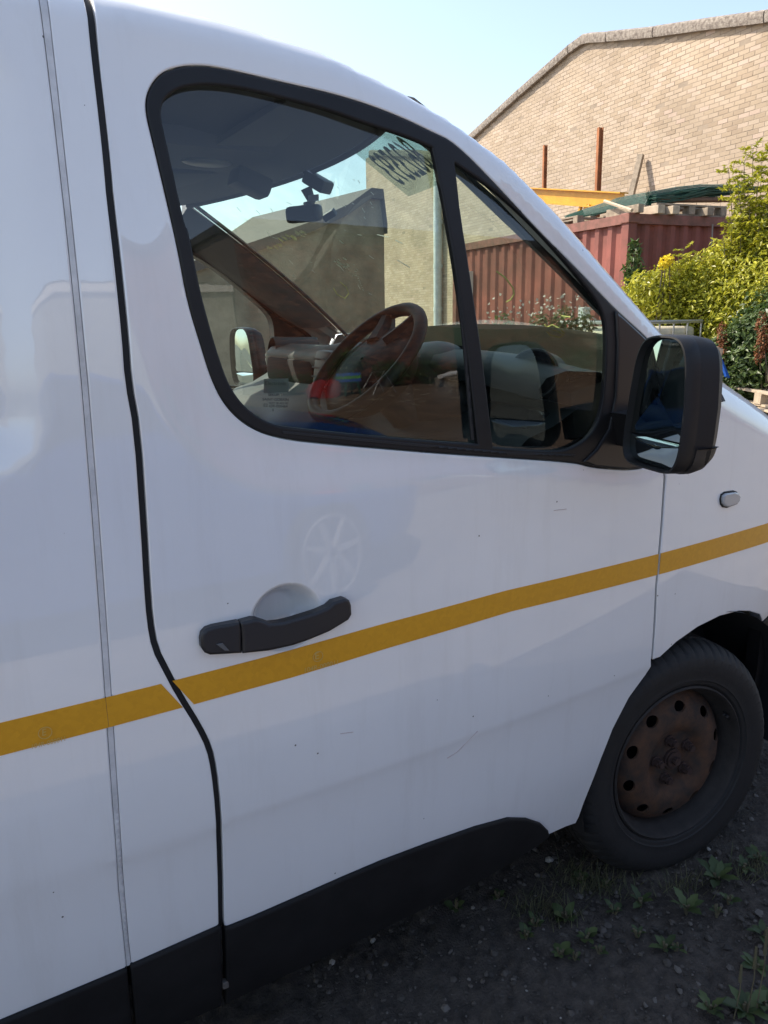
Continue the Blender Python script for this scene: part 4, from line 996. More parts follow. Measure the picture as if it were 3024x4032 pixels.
# body: extruded wall polygon with depth
b = B(); b.loft([[w3(s, z, -.0025) for s, z in wallpoly], [w3(s, z, -9.0) for s, z in wallpoly]]); rel(b.done('wall', MORT, None), bld)
ramp = [(0, (.35, .265, .185)), (.25, (.40, .31, .215)), (.6, (.44, .345, .25)), (.85, (.47, .375, .28)), (1, (.49, .37, .29))]
BRK = mat_attr('tan_brick', ramp, .9, (90, .4), (.8, .20)); BRK1 = mat_attr('tan_brick_single', ramp, .9, (90, .4), (.8, .20))
bl, bh, mo = .215, .065, .010
def brick_geo(L_, H_, D_, bev=.004):
    x, z = L_/2, H_/2; xi, zi = x-bev, z-bev
    V = np.array([(-x, -D_, -z), (x, -D_, -z), (x, -D_, z), (-x, -D_, z), (-x, -bev, -z), (x, -bev, -z), (x, -bev, z), (-x, -bev, z), (-xi, 0, -zi), (xi, 0, -zi), (xi, 0, zi), (-xi, 0, zi)])
    F = np.array([(8, 9, 10, 11), (4, 5, 9, 8), (5, 6, 10, 9), (6, 7, 11, 10), (7, 4, 8, 11), (0, 1, 5, 4), (1, 2, 6, 5), (2, 3, 7, 6), (3, 0, 4, 7)])
    return V, F
def lay(poly, s0, s1, z0, z1, L_, H_, m_):
    out = []; r = 0; z = z0
    while z < z1:
        s = s0+(.5*(L_+m_) if r % 2 else 0)
        while s < s1: out.append((s, z)); s += L_+m_
        z += H_+m_; r += 1
    out = np.array(out); ok = np.ones(len(out), bool)
    for ds in (-.45, .45):
        for dz in (-.5, .5): ok &= inside(out+np.array([ds*L_, dz*H_]), poly)
    return out[ok]
vis = wallpoly.copy(); vis[-2:, 1] = .6; vis[:, 1] = vis[:, 1]
BR = lay(vis, tp[0, 0], s_left, .6, tp[:, 1].max(), bl, bh, mo)
pos = np.array([w3(s, z) for s, z in BR]); dcam = np.linalg.norm(pos-CAM, axis=1)
dv = pos-CAM; zc = dv@cf; pxs = W/2+FPX*(dv@cr)/zc; pys = H/2-FPX*(dv@cu)/zc
okv = (pxs > 2250) & (pxs < 3010) & (pys > 100) & (pys < 560+.0*pxs) & ~((pxs > 2820) & (pys > 540))
order = np.argsort(np.where(okv, dcam, 1e9))[:300]; single = np.zeros(len(BR), bool); single[order] = True; single &= okv
gv, gf = brick_geo(bl, bh, .02, .002); sdir = -WD     # local x axis runs to the right, local y points out of the wall
Rw = np.stack([sdir, WN, [0, 0, 1]], -1)
bm_ = bpy.data.meshes.new('brick'); bm_.from_pydata([tuple(q) for q in gv], [], [tuple(q) for q in gf]); bm_.materials.append(BRK1)
for (s, z), p, sg in zip(BR, pos, single):
    if not sg: continue
    o = bpy.data.objects.new('brick', bm_); COL.objects.link(o); j = rng.normal(0, .0010)
    o.parent = bld; M = Matrix(((*Rw[0], p[0]+WN[0]*j), (*Rw[1], p[1]+WN[1]*j), (*Rw[2], p[2]+rng.normal(0, .0012)), (0, 0, 0, 1))); o.matrix_parent_inverse = Matrix.Translation(bld.location).inverted(); o.matrix_basis = M
rest = pos[~single]; n = len(rest); jit = rng.normal(0, .0010, n)
Vb = (gv@Rw.T)[None]+(rest+jit[:, None]*WN)[:, None, :]; Fb = gf[None]+(np.arange(n)*12)[:, None, None]
tn = np.repeat(np.clip(rng.beta(2.2, 2.0, n), 0, 1), 9)
o = arrmesh('brickwork', Vb.reshape(-1, 3), Fb.reshape(-1, 4), BRK, None, tn); o['kind'] = 'stuff'; rel(o, bld)
# coping pieces along the verge
COP = mat('mossy_concrete', (.42, .37, .31), .95, var=(16, .6), col2=(.15, .12, .10), bump=(60, .9, .02))
cops = [TOPL[0:2], TOPL[1:4], TOPL[3:5], TOPL[4:8], TOPL[7:10], TOPL[9:12], [TOPL[11], TOP2[0], TOP2[1], TOP2[2]]]
for seg in cops:
    q = np.array([wsz(*a) for a in seg]); 
    b = B(); rg = []
    for i, (s, z) in enumerate(q):
        e = .012*(1 if i == 0 else -1 if i == len(q)-1 else 0); s2 = s+e
        rg.append([w3(s2, z-.02, .0), w3(s2, z-.03, .09), w3(s2, z+.04, .11), w3(s2, z+.13, .10), w3(s2, z+.165, .05), w3(s2, z+.18, -.10), w3(s2, z+.18, -.35), w3(s2, z-.02, -.35)])
    b.loft(rg); rel(b.done('coping_piece', COP, None, smooth=True, angle=35), bld)
# roof sheet behind the verge
b = B(); b.loft([[w3(s, z+.12, -.3), w3(s, z+.12, -9.2), w3(s, z+.02, -9.2), w3(s, z+.02, -.3)] for s, z in tp]); rel(b.done('roof', mat('fibre_cement', (.30, .28, .26), .95, var=(5, .3)), None), bld)
# downpipe in the valley
PIPE = mat('grey_blue_pipe', (.60, .66, .68), .4, var=(6, .2))
sp = wsz(1742, 800)[0]; dp = empty('downpipe', tuple(w3(sp, zg, .14))); tag(dp, 'pale grey round downpipe fixed to the tan brick wall', 'downpipe')
zt_ = float(np.interp(-sp, -tp[:, 0], tp[:, 1])) if False else wsz(1742, 640)[1]
rel(B().tube([w3(sp, zg, .14), w3(sp, zt_, .16)], .125, 16).done('pipe', PIPE, None, smooth=True, angle=50), dp)
for zz in np.linspace(1.6, zt_-.4, 4): rel(B().tube([w3(sp, zz-.05, .14), w3(sp, zz+.05, .14)], .142, 16).done('collar', PIPE, None, smooth=True, angle=50), dp)
hop = B(); hop.loft([[w3(sp+a*k, zz, .14+c*k) for a, c in ((-.16, -.14), (.16, -.14), (.16, .14), (-.16, .14))] for zz, k in ((zt_-.1, .55), (zt_+.1, 1.), (zt_+.25, 1.))]); rel(hop.done('hopper', PIPE, None), dp)
b = w3(wsz(1480, 1100)[0], wsz(1480, 1010)[1], .05)

# ---- dark shed wall seen through the screen (faces away from the sun)
sh = empty('shaded_shed', (0, 0, 0)); SHD = mat('grey_render_wall', (.33, .30, .22), .95, var=(2.2, .4), bump=(40, .3, .02))
d0 = 15.5; P1 = atd(1512, 1180, d0); nsh = np.array([.10, -1, 0.]); nsh /= np.linalg.norm(nsh); sdh = np.array([1., .10, 0]); sdh /= np.linalg.norm(sdh)
shp = [atp(*q, P1, nsh) for q in ((1515, 1250), (1512, 900), (1496, 765), (1450, 760), (1358, 826), (1197, 899), (987, 972), (640, 1085), (640, 1250))]
for q in (0, -1): shp[q][2] = -.6
sh.location = tuple(shp[0]); tag(sh, 'grey shaded shed wall with sloping roof edge seen through the windscreen', 'shed')
b = B(); b.loft([shp, [q-nsh*5 for q in shp]]); rel(b.done('wall', SHD, None), sh)
b = B(); b.loft([[q+np.array([0, 0, h_])+nsh*o_ for h_, o_ in ((-.10, .02), (-.10, .12), (.08, .12), (.08, -5), (.0, -5))] for q in shp[1:-1]]); rel(b.done('roof', mat('roof_felt', (.10, .09, .08), .9), None), sh)

# ================================================================== RED SHIPPING CONTAINER
CR = mat('faded_red_container', (.28, .080, .058), .7, var=(2.2, .45), col2=(.15, .048, .034), bump=(30, .1, .01)); CRD = mat('dark_red_rail', (.26, .10, .075), .7, var=(8, .5), col2=(.13, .06, .04))
KD = 9.6; KT = atd(2479, 838, KD); ztop = KT[2]; E1 = WD; E2 = -WN; ck = KT*np.array([1, 1, 0]); zb = float(gz(ck[0], ck[1]))
def k3(a, c, z): return ck+E1*a+E2*c+np.array([0, 0, z])
LEN = next(a_/20 for a_ in range(20, 300) if (lambda q: W/2+FPX*((q-CAM)@cr)/((q-CAM)@cf))(ck+E1*(a_/20)+np.array([0, 0, 2.])) < 1786); WID = 2.05
con = empty('shipping_container', tuple(k3(LEN/2, WID/2, zb))); tag(con, 'faded red corrugated shipping container in front of the tan brick wall', 'container')
def corr(n_, f3, d, z0, z1, name):
    pat = [(0, 0), (.32, 0), (.5, d), (.82, d), (1., 0)]; ln = []
    for i in range(n_):
        for (a, o_) in pat[:-1]: ln.append(((i+a)/n_, o_))
    ln.append((1., 0)); b = B(); b.grid([[f3(t, o_, z) for t, o_ in ln] for z in (z0, z1)])
    return rel(b.done(name, CR, None), con)
corr(int(LEN/.27), lambda t, o_, z: k3(.10+(LEN-.2)*t, .035+o_, z), .036, zb+.18, ztop-.12, 'side_panel')
corr(9, lambda t, o_, z: k3(.035+o_, .08+(WID-.16)*t, z), .040, zb+.18, ztop-.12, 'end_panel')
corr(9, lambda t, o_, z: k3(LEN-.035-o_, .08+(WID-.16)*t, z), .040, zb+.18, ztop-.12, 'end_panel')
corr(int(LEN/.27), lambda t, o_, z: k3(.10+(LEN-.2)*t, WID-.035-o_, z), .036, zb+.18, ztop-.12, 'side_panel')
Rk = Matrix((tuple(E1), tuple(E2), (0, 0, 1))).transposed()
for a in (.06, LEN-.06):
    for c in (.06, WID-.06): rel(B().box(k3(a, c, (zb+ztop)/2), (.13, .13, ztop-zb-.01), Rk, .008).done('corner_post', CRD if a > 1 else CR, None), con)
for c in (.05, WID-.05):
    for z, h_ in ((ztop-.06, .115), (zb+.09, .18)): rel(B().box(k3(LEN/2, c, z), (LEN-.26, .09, h_), Rk).done('side_rail', CRD, None), con)
for a in (.05, LEN-.05):
    for z, h_ in ((ztop-.062, .117), (zb+.092, .182)): rel(B().box(k3(a, WID/2, z), (.09, WID-.26, h_), Rk).done('end_rail', CRD, None), con)
rel(B().box(k3(LEN/2, WID/2, ztop-.03), (LEN-.2, WID-.2, .03), Rk).done('roof_sheet', CRD, None), con)
for a in (.06, LEN-.06):
    for c in (.06, WID-.06): rel(B().box(k3(a, c, ztop-.055), (.17, .17, .12), Rk, .012).done('corner_casting', CRD, None), con)
WHT = mat('faded_white_paint', (.62, .60, .56), .7)
for a, z, w_, h_ in ((.95, ztop-.55, .16, .22), (.60, ztop-.88, .16, .16), (LEN-.55, ztop-.75, .25, .55)): rel(B().box(k3(a, .0, z), (w_, .075, h_), Rk).done('painted_mark', WHT, None), con)
rel(B().box(k3(LEN-1.5, -.0, zb+.75), (.75, .075, .9), Rk).done('painted_mark', mat('pale_patch', (.47, .33, .27), .7), None), con)
rel(B().box(k3(1.35, -.0, ztop-.32), (.55, .06, .30), Rk).done('data_plate', CRD, None), con)
# chain-like cable on the end
cb = [atp(*q, k3(-.02, 0, 0), -E1) for q in ((2806, 882), (2804, 930), (2800, 975), (2797, 1010), (2792, 1040))]
rel(B().tube(cb, .010, 6).done('hanging_cable', mat('grey_cable', (.25, .22, .2), .7), None), con)

# ---- things on the container
WOOD = mat('weathered_wood', (.36, .29, .21), .85, var=(12, .45), bump=(60, .4, .01)); WOODL = mat('pale_wood', (.52, .42, .30), .8, var=(14, .3), bump=(60, .3, .01))
GRN = mat('green_mesh', (.012, .085, .055), .5, var=(30, .5)); YST = mat('yellow_steel', (.62, .31, .012), .5, var=(5, .25)); RST = mat('rusty_post', (.40, .15, .055), .85, var=(7, .4), bump=(60, .3, .01))
def topz(h_): return ztop+h_
def pallet(name, label, c, rz, tilt=None, group=None, m=WOOD, n=5):
    o = empty(name, c, rz); tag(o, label, 'pallet', group)
    if tilt: o.rotation_euler = (tilt[0], tilt[1], rz)
    for i in range(n):
        q = B().box((0, -.45+.9*i/(n-1), .131), (1.18, .10, .022), None, .003).done('top_board', m, o)
    for x in (-.54, 0, .54):
        B().box((x, 0, .109), (.10, 1.0, .022)).done('stringer_board', m, o)
        for y in (-.44, 0, .44): B().box((x, y, .06), (.10, .12, .078)).done('block', m, o)
    for y in (-.44, 0, .44): B().box((0, y, .0115), (1.18, .10, .021)).done('bottom_board', m, o)
    return o
rzk = math.atan2(E1[1], E1[0])
pallet('wooden_pallet', 'weathered pallet on container roof under the green mesh, at its shaded end', tuple(k3(.55, 1.05, ztop)), rzk+math.pi/2, m=WOOD)
pallet('wooden_pallet', 'weathered pallet on container roof beside the yellow beam', tuple(k3(2.0, .75, ztop)), rzk, m=WOOD)
# bearers sticking out at the end
for i, q in enumerate(((2512, 822), (2592, 826), (2650, 830), (2785, 838))):
    P = atp(*q, k3(-.02, 0, 0), -E1); P[2] = ztop+.05
    o = B().box(P+E1*.25, (.62, .11 if i else .085, .10), Rk, .006).done('timber_bearer', WOODL if i in (1, 2) else WOOD, None)
    tag(o, ('broken pale timber end at the container corner under green mesh', 'pale timber bearer with split end under the green mesh', 'second pale timber bearer on container roof under the mesh', 'wide pale timber bearer at the far end of the container roof')[i], 'timber')
# green mesh roll: a bundle of netting tubes along the end of the roof
gm_ = empty('mesh_bundle', (0, 0, 0)); path = [(2230, 858), (2330, 832), (2440, 806), (2560, 790), (2660, 774), (2760, 760), (2870, 752), (2975, 748)]
pl = [atp(*q, k3(.12, 0, 0), -E1)+E1*(2.2*max(0, (2500-q[0])/270.)**1.0) for q in path]
pl = []
for q in path:
    if q[0] < 2500: P = atp(*q, k3(0, .55, 0), E2)
    else: P = atp(*q, k3(.35, 0, 0), -E1)
    pl.append(P)
pl = [np.array(q) for q in pl]; gm_.location = tuple(pl[3]); tag(gm_, 'long bundle of dark green plastic mesh lying across the container roof', 'mesh')
bb = B(); rr = [.04, .07, .10, .12, .13, .12, .09, .05]
for k in range(44):
    a = random.uniform(0, 6.28); r_ = random.uniform(.2, 1.); off = [np.array([random.gauss(0, .012), math.cos(a+random.gauss(0, .5))*r_*r0*1.2, math.sin(a+random.gauss(0, .5))*r_*r0*.62-.03*(1 if i < 2 else 0)]) for i, r0 in enumerate(rr)]
    bb.tube([p+o_ for p, o_ in zip(pl, off)], .008, 4)
rel(bb.done('mesh_strand', GRN, None), gm_)
bb = B()
for i in range(len(pl)-1):
    for k in range(26):
        t = k/26; c = pl[i]+(pl[i+1]-pl[i])*t; r0 = rr[i]+(rr[i+1]-rr[i])*t; d_ = (pl[i+1]-pl[i])/np.linalg.norm(pl[i+1]-pl[i]); sl_ = d_*.05
        for sgn in (-1, 1): bb.tube([c+np.array([0, 0, -r0*.7])-sl_*sgn+WN*r0*.6, c+np.array([0, 0, r0*.9])+sl_*sgn+WN*r0*.2], .0045, 4)
q = bb.done('mesh_weave', GRN, None); q['kind'] = 'stuff'; rel(q, gm_)
P = atp(2915, 790, k3(.3, 0, 0), -E1); o = B().tube([P-E2*1.4-np.array([0, 0, .05]), P+E2*.12+np.array([0, 0, .02])], .035, 8).done('wooden_pole', mat('brown_pole', (.20, .11, .06), .8, var=(20, .4)), None, smooth=True, angle=50); tag(o, 'brown round pole poking out of the green mesh bundle', 'pole')
P0 = atp(2380, 802, k3(0, .02, 0), E2); P1_ = atp(2488, 832, k3(0, -.05, 0), E2); o = B().tube([P0+np.array([0, 0, .03]), P1_+np.array([0, 0, .01])], .022, 6).done('timber_batten', WOODL, None); tag(o, 'thin pale timber batten lying over the container corner', 'batten')
# yellow beam
ya = atp(2150, 772, k3(0, 1.35, 0), E2); yb = atp(2456, 792, k3(0, 1.35, 0), E2); yd = (yb-ya)/np.linalg.norm(yb-ya)
yb_ = empty('yellow_beam', tuple((ya+yb)/2)); tag(yb_, 'yellow painted steel beam with brace standing on the container roof', 'beam')
Ry = Matrix((tuple(yd), tuple(np.cross([0, 0, 1], yd)/np.linalg.norm(np.cross([0, 0, 1], yd))), (0, 0, 1))).transposed(); mid = (ya+yb)/2; Ly = np.linalg.norm(yb-ya)+1.2; mid = yb-yd*Ly/2
for dz, sz in ((.115, (Ly, .16, .020)), (-.115, (Ly, .16, .020)), (0, (Ly, .02, .21))): rel(B().box(mid+np.array([0, 0, dz]), sz, Ry).done('beam_flange' if sz[2] < .1 else 'beam_web', YST, None), yb_)
for q0, q1 in (((2290, 808), (2262, 880)), ((2318, 808), (2330, 870))):
    rel(B().tube([atp(*q0, k3(0, 1.32, 0), E2), atp(*q1, k3(0, 1.28, 0), E2)], .03, 4).done('brace', YST, None), yb_)
rel(B().box(np.array([yb[0], yb[1], (ztop+yb[2]-.08)/2])-yd*.9, (.08, .08, max(.05, yb[2]-.085-ztop)), Ry).done('beam_foot', YST, None), yb_)
# rusty posts standing behind
for i, (qt, qb, w_) in enumerate((((2147, 572), (2147, 900), .060), ((2364, 502), (2356, 860), .075))):
    A_ = atp(*qt, k3(0, WID+.35, 0), E2); Bt = A_.copy(); Bq_ = atp(*qb, k3(0, WID+.35, 0), E2); Bt[2] = float(gz(Bq_[0], Bq_[1])); Bt[0] = Bq_[0]; Bt[1] = Bq_[1]
    o = B(); ax = A_-Bt; L_ = np.linalg.norm(ax); rot = Vector(tuple(ax)).to_track_quat('Z', 'Y').to_matrix()
    M = Matrix.Translation(Vector(tuple((A_+Bt)/2))) @ rot.to_4x4() @ Matrix.Rotation(rzk, 4, 'Z')
    for sx, sy, ox, oy in ((w_, .012, 0, w_/2), (w_, .012, 0, -w_/2), (.012, w_-.014, 0, 0)):
        bmesh.ops.create_cube(o.bm, size=1, matrix=M @ Matrix.Translation((ox, oy, 0)) @ Matrix.Diagonal((sx, sy, L_, 1)))
    o = o.done('steel_post', RST, None); tag(o, ('shorter rusty steel post behind the yellow beam', 'taller rusty steel post rising behind the end of yellow beam')[i], 'post')
# leaning planks against the wall
for i, (qt, qb, w_, sd, lb) in enumerate((((2524, 610), (2478, 800), .115, .22, 'weathered grey post leaning against the tan brick wall'), ((2496, 692), (2470, 800), .05, .15, 'short brown board leaning behind the grey post on brick wall'))):
    A_ = atp(*qt, w3(0, 0, .10+.1*i), WN); Bq_ = atp(*qb, w3(0, 0, .42), WN); d_ = (A_-Bq_); Bq_ = Bq_-d_*((Bq_[2]-.0+.1)/d_[2])
    rot = Vector(tuple(A_-Bq_)).to_track_quat('Z', 'Y').to_matrix(); o = B().box((A_+Bq_)/2, (w_, w_*.7, np.linalg.norm(A_-Bq_)), rot, .006).done('leaning_timber', WOOD, None); tag(o, lb, 'timber')

# ================================================================== YARD: tank, pallets, bushes
ibc_d = 8.2; pA = atd(2580, 1262, ibc_d); pB = atd(2762, 1270, ibc_d+.25); ibd = pB-pA; ibd[2] = 0; Lx = 1.16; ibd /= np.linalg.norm(ibd); ibn = np.array([-ibd[1], ibd[0], 0])
if ibn@(pA-CAM) < 0: ibn = -ibn
zt0 = (pA[2]+pB[2])/2; cI = (pB-ibd*Lx/2+ibn*.5)*np.array([1, 1, 0]); zi = float(gz(cI[0], cI[1]))
ibc = empty('liquid_tank', (cI[0], cI[1], zi)); tag(ibc, 'white plastic liquid tank in a galvanised tube cage beside the hedge', 'tank')
Ri = Matrix((tuple(ibd), tuple(ibn), (0, 0, 1))).transposed(); GALV = mat('galvanised_tube', (.42, .42, .41), .4, .6, var=(10, .2)); TANK = mat('dirty_white_tank', (.62, .56, .42), .5, var=(3, .3))
hI = zt0-zi
rel(B().box(cI+np.array([0, 0, zi+.14+(hI-.20)/2]), (1.10, .94, hI-.18), Ri, .07, 3).done('tank_body', TANK, None, smooth=True, angle=50), ibc)
rel(B().box(cI+np.array([0, 0, zi+.07]), (1.16, 1.0, .14), Ri, .01).done('tank_base', DARKIN, None), ibc)
def i3(a, c, z): return cI+ibd*a+ibn*c+np.array([0, 0, z])
for z in (zt0, zt0-.30, zt0-.55, zt0-.80):
    rel(B().tube([i3(-.58, -.5, z), i3(.58, -.5, z), i3(.58, .5, z), i3(-.58, .5, z), i3(-.58, -.5, z)], .013 if z < zt0 else .02, 6).done('cage_rail', GALV, None), ibc)
for a in np.linspace(-.58, .58, 7):
    for c in (-.5, .5): rel(B().tube([i3(a, c, zi+.12), i3(a, c, zt0)], .011, 6).done('cage_bar', GALV, None), ibc)
for c in np.linspace(-.3, .3, 3):
    for a in (-.58, .58): rel(B().tube([i3(a, c, zi+.12), i3(a, c, zt0)], .011, 6).done('cage_bar', GALV, None), ibc)
pc = at(2975, 1560, 2, .62); zz = float(gz(pc[0], pc[1]))
pz = [('pale wooden pallet lying askew on top of the whole pallet stack', 5, .35, (0.02, -.03)), ('pale wooden pallet, next below the askew top one in the stack by the hedge', 4, .15, None), ('pale wooden pallet, third in the stack at the foot of the hedge', 3, -.10, None), ('pale wooden pallet, second from the ground in the stack by the hedge', 2, .06, None), ('pale wooden pallet at the bottom of the stack by the hedge', 1, 0, None)]
pc = pc+np.array([.35, -.25, 0])
for lb, k, ra, tl in pz: pallet('wooden_pallet', lb, (pc[0]+.05*ra, pc[1], zz+.143*(k-1)), .9+ra, tl, 'pallets stacked by the hedge', WOODL, 6)
# second leaning pallet in front
o = pallet('wooden_pallet', 'pale wooden pallet tipped against the pallet stack beside the hedge', tuple(np.array([pc[0]-.15, pc[1]-.95, zz+.02])), .7, (.55, 0), None, WOODL, 6)

def bl_(px, py, d, r): return (atd(px, py, d), (r, r, r*.9))
hb = atd(2900, 1560, 8.6); hb[2] = float(gz(hb[0], hb[1]))
hedge = [bl_(*q) for q in ((2540, 1150, 8.8, .26), (2570, 1185, 8.8, .32), (2640, 1125, 8.8, .30), (2720, 1140, 8.8, .34), (2600, 1260, 8.9, .34), (2800, 1095, 8.8, .36), (2870, 1040, 8.8, .32), (2700, 1260, 8.9, .36), (2800, 1240, 8.7, .40), (2900, 1160, 8.6, .42), (2990, 1060, 8.5, .42), (2960, 960, 8.6, .25), (3050, 960, 8.5, .40), (2880, 1310, 8.5, .36), (2980, 1230, 8.4, .45), (3070, 1150, 8.3, .5), (3120, 1000, 8.4, .5), (2800, 1340, 8.9, .33), (2740, 1350, 9.1, .33))]
plant('hedge_bush', 'large sunlit yellow-green hedge bush growing against the container end', 'bush', tuple(hb), hedge, 36000, LEAFY, (.022, .085), .40)
hd2 = [bl_(*q) for q in ((2880, 1400, 8.1, .28), (2950, 1370, 8.0, .34), (3010, 1330, 7.9, .38), (2850, 1480, 8.1, .27), (2930, 1470, 7.9, .32), (3010, 1440, 7.8, .36), (2890, 1545, 8.1, .24), (3080, 1400, 7.8, .45), (2780, 1440, 8.6, .26), (2800, 1530, 8.4, .25), (3060, 1250, 8.0, .35))]
hb2 = atd(2950, 1600, 8.0); hb2[2] = float(gz(hb2[0], hb2[1]))
plant('nettle_bank', 'darker green leafy nettle bank at the foot of the yellow hedge', 'plants', tuple(hb2), hd2, 15000, LEAFD, (.04, .085), .5)
# tall pinnate sprigs rising on the right
def sprig(name, label, base, tips, group, lm=LEAFY, leafl=.075):
    root = empty(name, tuple(base)); tag(root, label, 'shrub', group); b = B(); CC = []; NN = []
    base = np.array(base)
    for tip in tips:
        tip = np.array(tip); m1 = base+(tip-base)*.55+np.array([random.uniform(-.12, .12), random.uniform(-.1, .1), .05]); pts = [base, m1, tip]; b.tube(pts, [.014, .008, .003], 5)
        for t in np.linspace(.30, 1, 20):
            p = (1-t)**2*base+2*t*(1-t)*m1+t*t*tip
            for s_ in range(2):
                d_ = rng.standard_normal(3); d_[2] = abs(d_[2])*.4; d_ /= np.linalg.norm(d_); ln = .22*(1.15-t*.6)
                b.tube([p, p+d_*ln*.6, p+d_*ln+np.array([0, 0, -.02])], [.003, .002, .001], 4)
                for k in np.linspace(.3, 1, 6):
                    for sd in (-1, 1):
                        sdv = np.cross(d_, [0, 0, 1.]); sdv /= np.linalg.norm(sdv)+1e-9; CC.append(p+d_*ln*k+sdv*sd*leafl*.45); NN.append(np.array([0, 0, .8])+rng.standard_normal(3)*.45)
    rel(b.done('trunk', BARK, None), root); CC = np.array(CC); NN = np.array(NN); LL = rng.uniform(.7, 1.2, len(CC))*leafl; V, F = leaf_cloud(CC, NN, LL, LL*.36); tn = np.clip(rng.normal(.5, .25, len(CC)), 0, 1)
    o = arrmesh('crown', V, F, lm, None, np.concatenate([tn, tn])); o['kind'] = 'stuff'; rel(o, root); return root
bs = atd(3010, 1100, 8.5); bs[2] = float(gz(bs[0], bs[1]))
sprig('ash_sapling', 'tall feathery sapling with small leaflets rising above the hedge against brick', bs, [atd(*q) for q in ((2965, 585, 8.5), (2930, 640, 8.4), (3000, 640, 8.6), (3040, 560, 8.5), (2905, 730, 8.3), (2985, 720, 8.3), (3060, 700, 8.4), (2870, 680, 8.5), (2950, 800, 8.3), (3020, 800, 8.3), (2880, 860, 8.4), (2915, 920, 8.3), (2990, 880, 8.2), (2850, 930, 8.4), (3050, 620, 8.4), (3030, 740, 8.2), (2945, 700, 8.4))], None)
bs = atd(2500, 1200, 9.2); bs[2] = float(gz(bs[0], bs[1]))
bud = [bl_(*q) for q in ((2500, 965, 9.35, .07), (2498, 1005, 9.35, .09), (2495, 1050, 9.3, .12), (2500, 1095, 9.3, .14), (2515, 1140, 9.3, .15))]
plant('buddleia', 'grey-green drooping buddleia growing at the container corner', 'plant', tuple(bs), bud, 420, LEAFD, (.09, .15), .22)
bs = atd(2640, 1200, 8.6); bs[2] = float(gz(bs[0], bs[1]))
rg_ = plant('ragwort', 'yellow flowering ragwort standing up from the hedge', 'plant', tuple(bs), [bl_(2622, 1030, 8.55, .075), bl_(2636, 1020, 8.5, .055), bl_(2610, 1045, 8.5, .05)], 300, FLOW, (.02, .035), .8, part='flower_head')
bs = atd(2680, 1150, 8.6); bs[2] = float(gz(bs[0], bs[1]))
sprig('elder_shoot', 'single leafy shoot sticking up in front of the dark container end', bs, [atd(2690, 985, 8.6), atd(2672, 1010, 8.6)], None, LEAFY, .06)
for i, (px, py, d, lb) in enumerate(((2842, 1345, 7.9, 'rusty red dock plant in the middle of the leafy bank'), (2998, 1310, 7.5, 'rusty red dock plant further along, above the pallets'))):
    bs = atd(px, py+120, d); bs[2] = float(gz(bs[0], bs[1])); plant('dock_plant', lb, 'plant', tuple(bs), [(atd(px, py-25, d), (.05, .05, .14)), (atd(px+12, py+30, d), (.06, .06, .14)), (atd(px-8, py+75, d), (.05, .05, .12))], 500, LEAFR, (.02, .04), .6, part='seed_head')
# blue sheet and board behind the mirror
P = atd(2828, 1440, 7.6); o = B().loft([[P+np.array([0, 0, .12]), P+np.array([.05, .02, .10]), P+np.array([.13, -.05, -.12]), P+np.array([.06, -.06, -.10])], [P+np.array([.01, .03, .12]), P+np.array([.06, .05, .10]), P+np.array([.14, -.02, -.13]), P+np.array([.07, -.03, -.11])]]).done('blue_sheet', mat('blue_tarp', (.012, .09, .42), .5), None); tag(o, 'scrap of blue plastic sheet caught in the leafy bank', 'sheet')
P = atd(2800, 1470, 7.4); o = B().box(P, (.10, .05, .5), Matrix.Rotation(.3, 3, 'Y'), .01).done('timber_offcut', WOODL, None); tag(o, 'pale timber offcut standing behind the wing mirror by the blue sheet', 'timber')
# weeds in front of the container, seen through the quarter glass
for i, (px, py, h_, lb, fm) in enumerate(((1975, 1300, .35, 'thin flowering weed stalk before the container, left of the tall thistles', FLOWW), (2115, 1290, .42, 'leafy thistle with pale heads before the red container', FLOWW), (2205, 1270, .55, 'tall bushy thistle with pale heads before the container', FLOWW), (2280, 1290, .5, 'thistle clump standing nearest the white post by the container', FLOWW))):
    d = 7.6; c = atd(px, py, d); bs = c.copy(); bs[2] = float(gz(c[0], c[1]))
    r = plant('thistle', lb, 'plant', tuple(bs), [(c+np.array([0, 0, -.25]), (.16, .16, .30)), (c+np.array([.05, .0, .0]), (.12, .12, .16))], 900, LEAFD, (.03, .06), .4)
    k = 26; CC = c+rng.standard_normal((k, 3))*np.array([.12, .12, .07])+np.array([0, 0, .17]); V, F = leaf_cloud(CC, rng.standard_normal((k, 3)), .035, .03); o = arrmesh('flower_head', V, F, fm, None, np.full(2*k, .6)); o['kind'] = 'stuff'; rel(o, r)
P = atd(2302, 1200, 8.8); o = B().box(np.array([P[0], P[1], .75+float(gz(P[0], P[1]))/2]), (.10, .10, 1.5-float(gz(P[0], P[1]))), None, .01).done('white_post', mat('white_post_paint', (.55, .58, .58), .6), None); tag(o, 'pale square post standing before the container beside the thistles', 'post')

